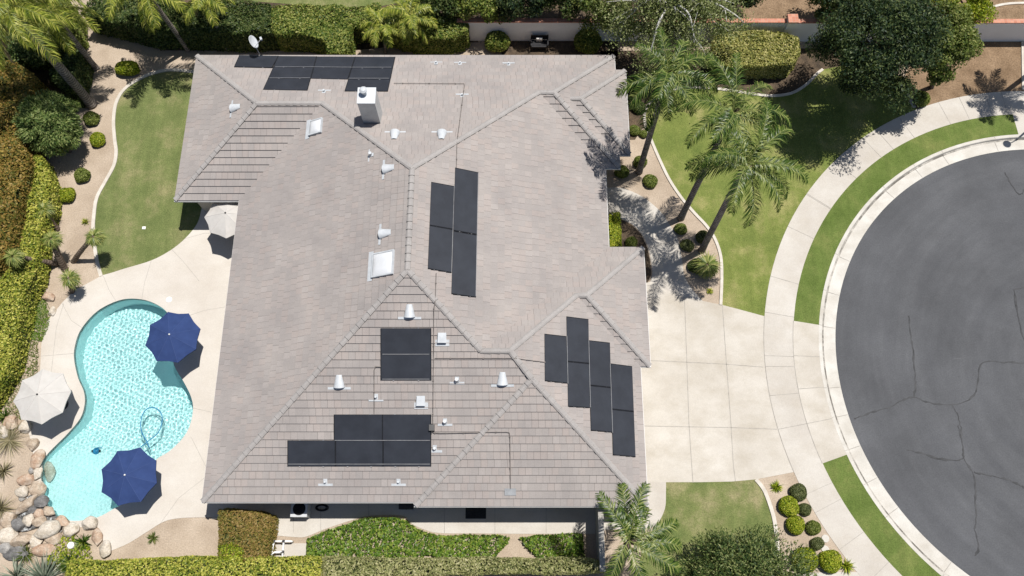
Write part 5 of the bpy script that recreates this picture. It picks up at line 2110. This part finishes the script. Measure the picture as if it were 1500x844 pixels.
def left_palms():
    feather_palm((134.5, 153.8), (14, 12), 8.4, 'large thick trunked palm leaning out of the top left corner', LM['palm_yellow'], GP, seed=5, n=22, L=3.9, ll=.7, r0=.30, dead=1)
    feather_palm((140.7, 100), (76, 18), 5.8, 'slimmer palm beside the thick palm at the top left', LM['palm_yellow'], GP, seed=6, n=18, L=3.2, ll=.62, r0=.19)
    feather_palm((276, 73), (208, -20), 6.3, 'back palm whose crown hangs into the top edge', LM['palm_yellow'], GP, seed=7, n=16, L=3.2, ll=.62, r0=.16)
    feather_palm((334, 74), (297, -4), 4.6, 'thin palm behind the roof corner at the top edge', LM['palm_yellow'], GP, seed=8, n=12, L=2.3, r0=.12, dead=1)
    feather_palm((565, 78), (560, 40), 2.4, 'small yellowish palm with a thin trunk behind the solar mats', LM['palm_yellow'], GP, seed=9, n=14, L=1.5, ll=.4, r0=.09, sheath=False)
    feather_palm((604, 66), (601, 26), 2.9, 'bushy arching palm in front of the back hedge', LM['palm_yellow'], GP, seed=10, n=20, L=1.9, ll=.45, r0=.11, sheath=False)
    feather_palm((1531, 92), (1600, 10), 7.0, 'palm just outside the right edge casting its shadow on the soil', LM['palm_yellow'], GP, seed=11, n=14, L=2.6, r0=.18)


with_cache(None, left_palms)


# ------------------------------------------------------------------ trees
def crown_clumps(c, R, n, seed, flat=1.0, shell=.62):
    r = np.random.default_rng(seed)
    d = unit(r.normal(size=(n, 3)))
    d[:, 2] = np.where(d[:, 2] < -.35, -d[:, 2], d[:, 2])
    rad = r.uniform(shell, 1.0, n)
    return np.array(c) + d * rad[:, None] * np.array(R), d


def tree(name, base, c, R, label, lm, group=None, n=60, per=520, clump=.75, leaf=.17, trunk_r=.2, seed=0, bark=None, aspect=.55, spray=0.0, limbs=14, cat='tree', flat=.7, pale=None):
    """trunk + limbs + a crown of leaf clumps with gaps"""
    t = thing(name, label, cat, base, group)
    C3, D = crown_clumps(c, R, n, seed)
    r = np.random.default_rng(seed + 1)
    mb = MB()
    b = np.array(base, float)
    fork = b + (np.array(c) - b) * .55
    fork[2] = max(b[2] + .5, c[2] - R[2] * .55)
    mb.tube(smooth_line([b - np.array([0, 0, .1]), b + (fork - b) * .5 + np.array([.05, .04, 0]), fork, np.array(c) + np.array([0, 0, R[2] * .2])], 5), np.linspace(trunk_r * 1.15, trunk_r * .4, 16), 9)
    mb.build('trunk', [bark or M['bark']], t, smooth=True)
    mb = MB()
    for k in range(min(limbs, n)):
        e = C3[k]
        m_ = fork + (e - fork) * .5 + np.array([0, 0, .25])
        mb.tube(smooth_line([fork, m_, e], 4), np.linspace(trunk_r * .42, .015, 9), 6)
    mb.build('limbs', [bark or M['bark']], t, smooth=True)
    P, Nn, T = [], [], []
    for k in range(n):
        m_ = int(per * r.uniform(.6, 1.3))
        s_ = clump * r.uniform(.65, 1.25)
        off = unit(r.normal(size=(m_, 3))) * (r.uniform(0, 1, (m_, 1)) ** .45)
        off *= np.array([s_, s_, s_ * flat])
        P.append(C3[k] + off)
        Nn.append(unit(off + np.array([0, 0, .35]) + D[k] * .4))
        T.append(np.tile(D[k], (m_, 1)) + unit(off))
    P, Nn, T = np.vstack(P), np.vstack(Nn), np.vstack(T)
    V, Fc = leaf_quads(P, Nn, leaf, aspect, .8, r, tang=T * spray if spray else None)
    obj('crown', V, Fc, [lm], t)
    return t


# big evergreen at the top right, with a lighter tree growing into it
bx = g(1302, 128)
tree('evergreen_tree', (bx[0], bx[1], 0), g(1284, 74, 5.3), (3.2, 3.3, 3.6), 'huge dark evergreen tree overhanging the curved sidewalk', LM['evergreen'], n=84, per=820, clump=.95, leaf=.18, trunk_r=.3, seed=31, aspect=.4)
b2 = g(1365, 128)
tree('leafy_tree', (b2[0], b2[1], 0), g(1372, 72, 4.2), (1.8, 2.5, 2.6), 'lighter green tree growing against the right side of the dark evergreen', LM['ever_light'], n=62, per=460, clump=.6, leaf=.16, trunk_r=.14, seed=32)
b2 = g(1430, 40)
tree('leafy_tree', (b2[0], b2[1], 0), g(1402, 4, 2.6), (2.2, 1.4, 1.6), 'bright green tree beyond the white wall at the top right', LM['lime'], n=30, per=380, clump=.6, leaf=.16, trunk_r=.12, seed=33)
# tree at the bottom right
b2 = g(1085, 853)
tree('bushy_tree', (b2[0], b2[1], 0), g(1082, 836, 2.3), (3.1, 1.75, 2.0), 'dense bushy tree on the patchy lawn at the bottom edge', LM['tree'], n=46, per=900, clump=.85, leaf=.16, trunk_r=.2, seed=34, spray=2.0, aspect=.34)
# feathery juniper at the left
b2 = g(103, 222)
tree('feathery_tree', (b2[0], b2[1], 0), g(76, 183, 2.0), (1.75, 1.75, 1.7), 'round feathery blue green tree beside the left palms', LM['juniper'], n=90, per=420, clump=.5, leaf=.22, trunk_r=.14, seed=35, spray=1.6, aspect=.22)
# far left foliage in the corner under the palms
b2 = g(30, 100)
tree('leafy_tree', (b2[0], b2[1], 0), g(18, 78, 1.8), (2.2, 1.6, 1.5), 'dark bushy tree in the top left corner under the palm crowns', LM['tree'], n=40, per=420, clump=.65, leaf=.16, trunk_r=.12, seed=36)

TG = 'trees beyond the white wall'
for i, (u, w, h, R, k, lb) in enumerate([
        (640, 2, 2.2, (1.7, 1.1, 1.4), 'dark', 'dark leafy tree beyond the back hedge above the arching palm'),
        (706, 4, 2.4, (1.5, 1.0, 1.5), 'hedge', 'mid green tree beyond the left end of the white wall'),
        (765, -6, 2.8, (1.4, 1.0, 1.5), 'evergreen', 'very dark tree beyond the wall straight above the black bench'),
        (822, -8, 2.6, (1.4, 1.2, 1.5), 'dark', 'dark shaded tree beyond the wall right of the bench'),
        (880, 8, 2.6, (1.8, 1.2, 1.6), 'ever_light', 'leafy tree beyond the wall left of the birch'),
        (1086, -14, 2.4, (.9, .8, 1.2), 'evergreen', 'dark tree beyond the wall near the red capped pillar'),
        (1216, -6, 2.6, (1.2, 1.0, 1.5), 'tree', 'green tree beyond the wall left of the evergreen'),
        (1230, -10, 3.0, (1.6, 1.2, 1.8), 'evergreen', 'dark tree at the top edge behind the evergreen')]):
    x, y, _ = g(u, w, h)
    tree('leafy_tree', (x, y + .1, 0), (x, y, h), tuple(v * 1.3 for v in R), lb, LM[k], TG, n=34, per=380, clump=.62, leaf=.17, trunk_r=.12, seed=50 + i)
o = None


# birch: pale branches fanning out of the crown, fine drooping leaves
def birch():
    b = np.array(g(968, 74))
    c = np.array(g(985, 0, 6.2))
    t = thing('birch_tree', 'weeping birch with bare white branches hanging over the white wall', 'tree', tuple(b))
    mb = MB()
    mb.tube(smooth_line([b - np.array([0, 0, .1]), b + (c - b) * .45 + np.array([.15, 0, 0]), c], 8), np.linspace(.17, .08, 17), 9)
    mb.build('trunk', [M['pale_bark']], t, smooth=True)
    r = np.random.default_rng(8)
    br, tips = MB(), []
    ends = [(944, 90, 3.6), (1028, 72, 4.2), (1046, 40, 4.4), (1090, 34, 4.3), (1075, 5, 5.2), (915, 18, 4.6), (898, 40, 4.0), (925, 45, 3.9), (1005, 62, 3.8), (960, 60, 4.0), (1020, 0, 6.5), (950, -20, 6.4), (1060, -25, 6), (985, -45, 6.6), (905, -15, 5.6), (985, 45, 4.6)]
    for (u, w, h) in ends:
        e = np.array(g(u, w, h))
        m1 = c + (e - c) * .4 + np.array([0, 0, .7]) + r.normal(0, .12, 3)
        m2 = c + (e - c) * .75 + np.array([0, 0, .35]) + r.normal(0, .12, 3)
        Ls = smooth_line([c + (b - c) * r.uniform(0, .12), m1, m2, e], 6)
        br.tube(Ls, np.linspace(.075, .022, len(Ls)), 6)
        for j in range(5):
            i = int(r.uniform(5, len(Ls) - 2))
            p = np.array(Ls[i])
            d = np.array([r.normal(0, .7), r.normal(0, .7), r.uniform(-.9, .2)])
            S_ = smooth_line([p, p + d * .5 + np.array([0, 0, .12]), p + d], 4)
            br.tube(S_, np.linspace(.026, .010, len(S_)), 5)
            tips.append(p + d)
            tips.append(p + d * .6)
        for i in range(6, len(Ls), 3):
            tips.append(np.array(Ls[i]))
    br.build('branches', [M['pale_bark']], t, smooth=True)
    P = []
    for p in tips:
        m_ = int(r.uniform(60, 240))
        off = r.normal(size=(m_, 3)) * np.array([.36, .36, .36])
        off[:, 2] -= .08 + np.abs(r.normal(0, .45, m_))
        P.append(p + off)
    P = np.vstack(P)
    V, Fc = leaf_quads(P, np.tile([0, 0, .5], (len(P), 1)), .14, .5, 1.0, r, tang=np.tile([0, 0, -1.0], (len(P), 1)))
    obj('crown', V, Fc, [LM['birch']], t)


birch()

# ------------------------------------------------------------------ white garden wall with red tile cap
M['wall_white'] = pmat('white painted wall', (.78, .79, .80), (.84, .85, .86), .8, 14, rough=.9, bump=.2, dist=.01, fine_amt=.05)


def brick_mat():
    m, nt, out = nodes_of('red cap tile')
    tc = nt.nodes.new('ShaderNodeTexCoord')
    b = nt.nodes.new('ShaderNodeTexBrick')
    b.inputs['Color1'].default_value = (.42, .17, .11, 1)
    b.inputs['Color2'].default_value = (.52, .25, .17, 1)
    b.inputs['Mortar'].default_value = (.36, .27, .22, 1)
    b.inputs['Scale'].default_value = 1.0
    b.inputs['Brick Width'].default_value = .2
    b.inputs['Row Height'].default_value = .2
    b.inputs['Mortar Size'].default_value = .008
    b.offset = 0
    nt.links.new(tc.outputs['Object'], b.inputs['Vector'])
    bsdf(nt, out, b.outputs[0], .85, None)
    return m


M['red_tile'] = brick_mat()
WH = 1.9


def wall_run(u0, u1, w, label, wr=None):
    x0, y0, _ = g(u0, w)
    x1, y1, _ = g(u1, wr or w)
    t = thing('garden_wall', label, 'wall', (x0, y0, 0))
    L = math.hypot(x1 - x0, y1 - y0)
    rz = math.atan2(y1 - y0, x1 - x0)
    nrm = np.array([-math.sin(rz), math.cos(rz), 0])
    c = np.array([(x0 + x1) / 2, (y0 + y1) / 2, 0]) + nrm * .1
    MB().box((c[0], c[1], WH / 2), (L, .2, WH), rz).build('wall_face', [M['wall_white']], t)
    MB().box((c[0], c[1], WH + .03), (L + .02, .3, .06), rz).build('wall_cap', [M['red_tile']], t)
    return t


wall_run(672, 1141, 60, 'long white garden wall with red tile cap behind the house', 60.5)
wall_run(1150, 1420, 61, 'white garden wall section behind the evergreen')
wall_run(1420, 1640, 61, 'white garden wall section at the right edge with red cap')
x, y, _ = g(1145.5, 63)
t = thing('wall_pillar', 'white wall pillar with a square red tile cap', 'pillar', (x, y, 0))
MB().box((x, y + .12, 1.12), (.5, .5, 2.24)).build('pillar_shaft', [M['wall_white']], t)
MB().box((x, y + .12, 2.29), (.64, .64, .1)).build('pillar_cap', [M['red_tile']], t)
mb = MB()
strip_mb(mb, gp(smooth_line([(1428, 24), (1445, 14), (1470, 7), (1500, 5), (1540, 6)], 5)), .16, .07, 0, .1)
struct(mb.build('lawn_edging', [M['edging']]), 'curved pale edging beyond the white wall')
mb = MB()
strip_mb(mb, gp([(1497, 58), (1498, 132)]), .14, .08, 0, .12)
struct(mb.build('lawn_edging', [M['edging']]), 'straight pale edging of the brown soil bed')

# black bench by the wall
M['black_wood'] = pmat('black painted wood', (.010, .010, .012), (.018, .018, .022), 6, rough=.5, bump=0)
bx_, by_, _ = g(790, 70)
t = thing('garden_bench', 'black garden bench with a pale cushion in front of the white wall', 'bench', (bx_, by_, 0))
mb = MB()
for k in range(5):
    mb.box((0, -.22 + .11 * k, .43), (1.02, .09, .03))
mb.build('seat', [M['black_wood']], t, local=True)
mb = MB()
for k in range(4):
    mb.box((0, .30, .55 + k * .1), (1.02, .03, .075))
mb.build('backrest', [M['black_wood']], t, local=True)
for sx in (-.53, .53):
    mb = MB().box((sx, .02, .64), (.07, .66, .04)).box((sx, .3, .45), (.06, .06, .92)).box((sx, -.26, .32), (.06, .06, .64))
    mb.build('armrest', [M['black_wood']], t, local=True)
MB().box((0, 0, .34), (1.0, .5, .12)).build('seat_frame', [M['black_wood']], t, local=True)
cz = g(789, 60, .6)
o = MB().box((0, 0, 0), (.42, .16, .3)).build('cushion', [M['seam_white']])
o.location = (bx_ - .02, by_ + .18, .62)
bv = o.modifiers.new('round', 'BEVEL')
bv.width = .06
bv.segments = 3
tag(o, 'pale cushion on the black garden bench', 'cushion')

# satellite dish on its mast behind the top eave
px, py, _ = g(403, 79)
t = thing('satellite_dish', 'white satellite dish on a mast above the top eave', 'satellite dish', (px, yN + .12, 2.6))
hz = 3.75 - 2.6
MB().tube([(0, 0, 0), (0, 0, hz - .15), (0, .06, hz)], .03, 8).build('mast', [M['grey_metal']], t, local=True)
seg, rg = 24, 6
V, Fc = [(0, 0, 0)], []
for i in range(1, rg + 1):
    for k in range(seg):
        a = 2 * PI * k / seg
        r_ = i / rg
        V.append((.36 * r_ * math.cos(a), .42 * r_ * math.sin(a), .10 * r_ * r_))
Fc += [(0, 1 + k, 1 + (k + 1) % seg) for k in range(seg)]
for i in range(rg - 1):
    Fc += [(1 + i * seg + k, 1 + (i + 1) * seg + k, 1 + (i + 1) * seg + (k + 1) % seg, 1 + i * seg + (k + 1) % seg) for k in range(seg)]
Rm = Matrix.Rotation(math.radians(12), 3, 'Z') @ Matrix.Rotation(math.radians(58), 3, 'Y')
Vd = [tuple(Rm @ Vector(v) + Vector((-.10, .05, hz + .12))) for v in V]
dish = obj('dish', Vd, Fc, [M['white_metal']], t, smooth=True, local=True)
sol = dish.modifiers.new('thick', 'SOLIDIFY')
sol.thickness = .015
tip = Rm @ Vector((.08, -.05, .62)) + Vector((-.1, .05, hz + .12))
a_ = Rm @ Vector((.0, -.42, .1)) + Vector((-.1, .05, hz + .12))
MB().tube([tuple(a_), tuple(tip)], .022, 6).build('feed_arm', [M['grey_metal']], t, local=True)
MB().box(tuple(tip), (.12, .2, .12), .4).build('feed_horn', [M['white_metal']], t, local=True)

# side wall / gate screen by the bottom palm
x0, y0, _ = g(874, 742, 0)
x1, y1, _ = g(874, 838, 0)
t = thing('screen_wall', 'grey block wall running from the house to the bottom hedge', 'wall', (x0, y1, 0))
M['block'] = pmat('grey block wall', (.30, .285, .26), (.38, .36, .33), 2, 16, rough=.9, bump=.3, dist=.01)
MB().box((x0, (y0 + y1) / 2, .95), (.2, abs(y1 - y0), 1.9)).build('wall_face', [M['block']], t)
MB().box((x0, (y0 + y1) / 2, 1.93), (.27, abs(y1 - y0) + .02, .06)).build('wall_cap', [M['block']], t)

# air conditioner, hose reel, box, mat under the south eave
ax_, ay_, _ = g(444, 748, .0)
t = thing('air_conditioner', 'square air conditioner unit with a round black fan under the south eave', 'air conditioner', (ax_, ay_, 0.02))
M['ac'] = pmat('grey enamel', (.42, .43, .44), (.50, .51, .52), 3, rough=.5, bump=0)
MB().box((0, 0, .4), (.82, .74, .8)).box((0, 0, .82), (.86, .78, .05)).build('casing', [M['ac']], t, local=True)
mb = MB().lathe((0, .02, 0), [(.33, .846), (.33, .852), (.02, .853)], 28)
mb.build('fan_opening', [M['void']], t, local=True)
mb = MB()
for k in range(5):
    rr = .07 + .06 * k
    mb.tube([(rr * math.cos(2 * PI * j / 24), .02 + rr * math.sin(2 * PI * j / 24), .87) for j in range(25)], .006, 4)
mb.build('fan_guard', [M['dark_metal']], t, local=True)
hx, hy, _ = g(472, 744)
t = thing('hose_reel', 'dark coiled garden hose lying beside the air conditioner', 'hose', (hx, hy, .03))
mb = MB()
for k in range(3):
    mb.tube([((.34 - .05 * k) * math.cos(2 * PI * j / 28), (.17 - .03 * k) * math.sin(2 * PI * j / 28), .03 + .03 * k) for j in range(29)], .02, 6)
mb.build('coil', [M['panel_header']], t, local=True)
ux, uy, _ = g(597, 742)
t = thing('utility_box', 'low dark utility cabinet at the step of the south wall', 'utility box', (ux, uy, .03))
MB().box((0, 0, .3), (.7, .34, .6)).build('cabinet', [M['grey_metal']], t, local=True)
MB().box((0, 0, .62), (.76, .4, .04)).build('lid', [M['dark_metal']], t, local=True)
MB().box((.0, -.18, .4), (.06, .03, .14)).build('handle', [M['dark_metal']], t, local=True)
mx_, my_, _ = g(697, 751, .03)
M['mat'] = pmat('dark mat', (.022, .022, .024), (.035, .035, .038), 8, 40, rough=.95, bump=.4, dist=.01)
mb = MB().box((0, 0, .015), (1.08, .62, .025))
for k in range(12):
    mb.box((-.5 + k * .091, 0, .032), (.02, .6, .01))
o = mb.build('door_mat', [M['mat']])
o.location = (mx_, my_, .022)
tag(o, 'dark ribbed door mat on the shaded south path', 'door mat')

# pool plumbing: white pipes on a pad
pad = slab_mb(gp([(404, 796), (449, 796), (449, 818), (400, 820)]), .04, .1)
tag(pad.build('equipment_pad', [M['walk']]), 'small concrete pad under the white pool pipes', 'concrete pad')
px, py, _ = g(411, 806)
t = thing('pool_plumbing', 'white pool pipes with black valves beside the bronze hedge', 'pool plumbing', (px, py, .04))
M['pvc'] = pmat('white pipe', (.74, .74, .73), (.8, .8, .79), 5, rough=.35, bump=0, spec=.4)
mb = MB()
mb.tube([(-.45, .42, .45), (.62, .42, .45)], .05, 10).tube([(.25, .42, .45), (.25, -.5, .45), (.25, -.5, 0)], .05, 10).tube([(-.25, .42, .45), (-.3, .0, .45), (-.32, -.45, .45)], .05, 10)
mb.tube([(-.4, -.28, .5), (-.15, -.12, .5), (.25, -.1, .5)], .05, 10).tube([(-.45, .42, .45), (-.45, .42, 0)], .05, 8).tube([(.62, .42, .45), (.62, .42, 0)], .05, 8).tube([(-.32, -.45, .45), (-.32, -.45, 0)], .05, 8)
mb.build('pipe', [M['pvc']], t, local=True, smooth=True)
for (x, y) in ((-.25, .42), (.25, .42), (.25, -.1)):
    MB().lathe((x, y, .40), [(.075, 0), (.08, .08), (.07, .12), (.03, .13)], 12).box((x, y, .55), (.2, .04, .03), .5).build('valve', [M['dark_metal']], t, local=True)
x_, y_, _ = g(394, 812)
t2 = thing('pool_pump', 'dark pool pump half hidden beside the bronze hedge', 'pump', (x_ + .1, y_, .04))
MB().tube([(0, -.3, .2), (0, .12, .2)], .11, 14).build('motor', [M['dark_metal']], t2, local=True)
MB().lathe((0, .25, 0), [(.12, 0), (.13, .3), (.10, .36)], 14).build('strainer', [M['panel_header']], t2, local=True)

# street lamp outside the right edge (its head shadow falls on the gutter)
lx, ly, _ = g(1516, 182)
t = thing('street_lamp', 'street lamp on the strip by the upper right kerb', 'street lamp', (lx, ly, 0))
MB().lathe((0, 0, 0), [(.14, 0), (.12, .4), (.08, .5), (.055, 5.2)], 12).build('post', [M['dark_metal']], t, local=True)
MB().tube([(0, 0, 5.1), (-.2, -.1, 5.4), (-.5, -.2, 5.5)], .035, 8).build('arm', [M['dark_metal']], t, local=True)
MB().lathe((-.55, -.22, 5.3), [(.1, 0), (.24, .05), (.25, .15), (.12, .3), (.03, .34)], 14).build('lamp_head', [M['dark_metal']], t, local=True)
# ------------------------------------------------------------------ camera, sun, sky
cam = bpy.data.cameras.new('camera')
cam.sensor_width = 36
cam.lens = F_PX / 1500 * 36
cam.clip_end = 2000
co = bpy.data.objects.new('camera', cam)
COL.objects.link(co)
co.location = (0, 0, CAM_H)
co.rotation_euler = (TILT, 0, 0)
SC.camera = co

sdir = Vector((SUN[0], SUN[1], -1)).normalized()
sun = bpy.data.lights.new('sun', 'SUN')
sun.energy = 5.0
sun.angle = math.radians(.53)
sun.color = (1, .965, .91)
so_ = bpy.data.objects.new('sun', sun)
COL.objects.link(so_)
so_.rotation_euler = sdir.to_track_quat('-Z', 'Y').to_euler()
so_.location = (10, 10, 60)
if CAUSTICS:
    sun.cycles.is_caustics_light = True

w = bpy.data.worlds.new('World')
SC.world = w
w.use_nodes = True
nt = w.node_tree
sky = nt.nodes.new('ShaderNodeTexSky')
sky.sky_type = 'NISHITA'
sky.sun_disc = False
to_sun = -sdir
sky.sun_elevation = math.asin(to_sun.z)
sky.sun_rotation = math.atan2(to_sun.x, to_sun.y)
sky.altitude = 100
nt.links.new(sky.outputs[0], nt.nodes['Background'].inputs[0])
nt.nodes['Background'].inputs[1].default_value = .064

SC.view_settings.view_transform = 'Standard'
SC.view_settings.look = 'None'
SC.view_settings.gamma = 1
SC.view_settings.use_curve_mapping = False
SC.view_settings.exposure = EXPOSURE
SC.render.engine = 'CYCLES'
SC.cycles.use_denoising = True
SC.cycles.denoiser = 'OPENIMAGEDENOISE'
SC.cycles.max_bounces = 8
SC.cycles.transparent_max_bounces = 12
SC.cycles.sample_clamp_indirect = 6
for o in list(COL.objects):
    if o.get('kind') is None and o.parent is None and o.get('category') is None and o.type == 'MESH':
        o['kind'] = 'structure'
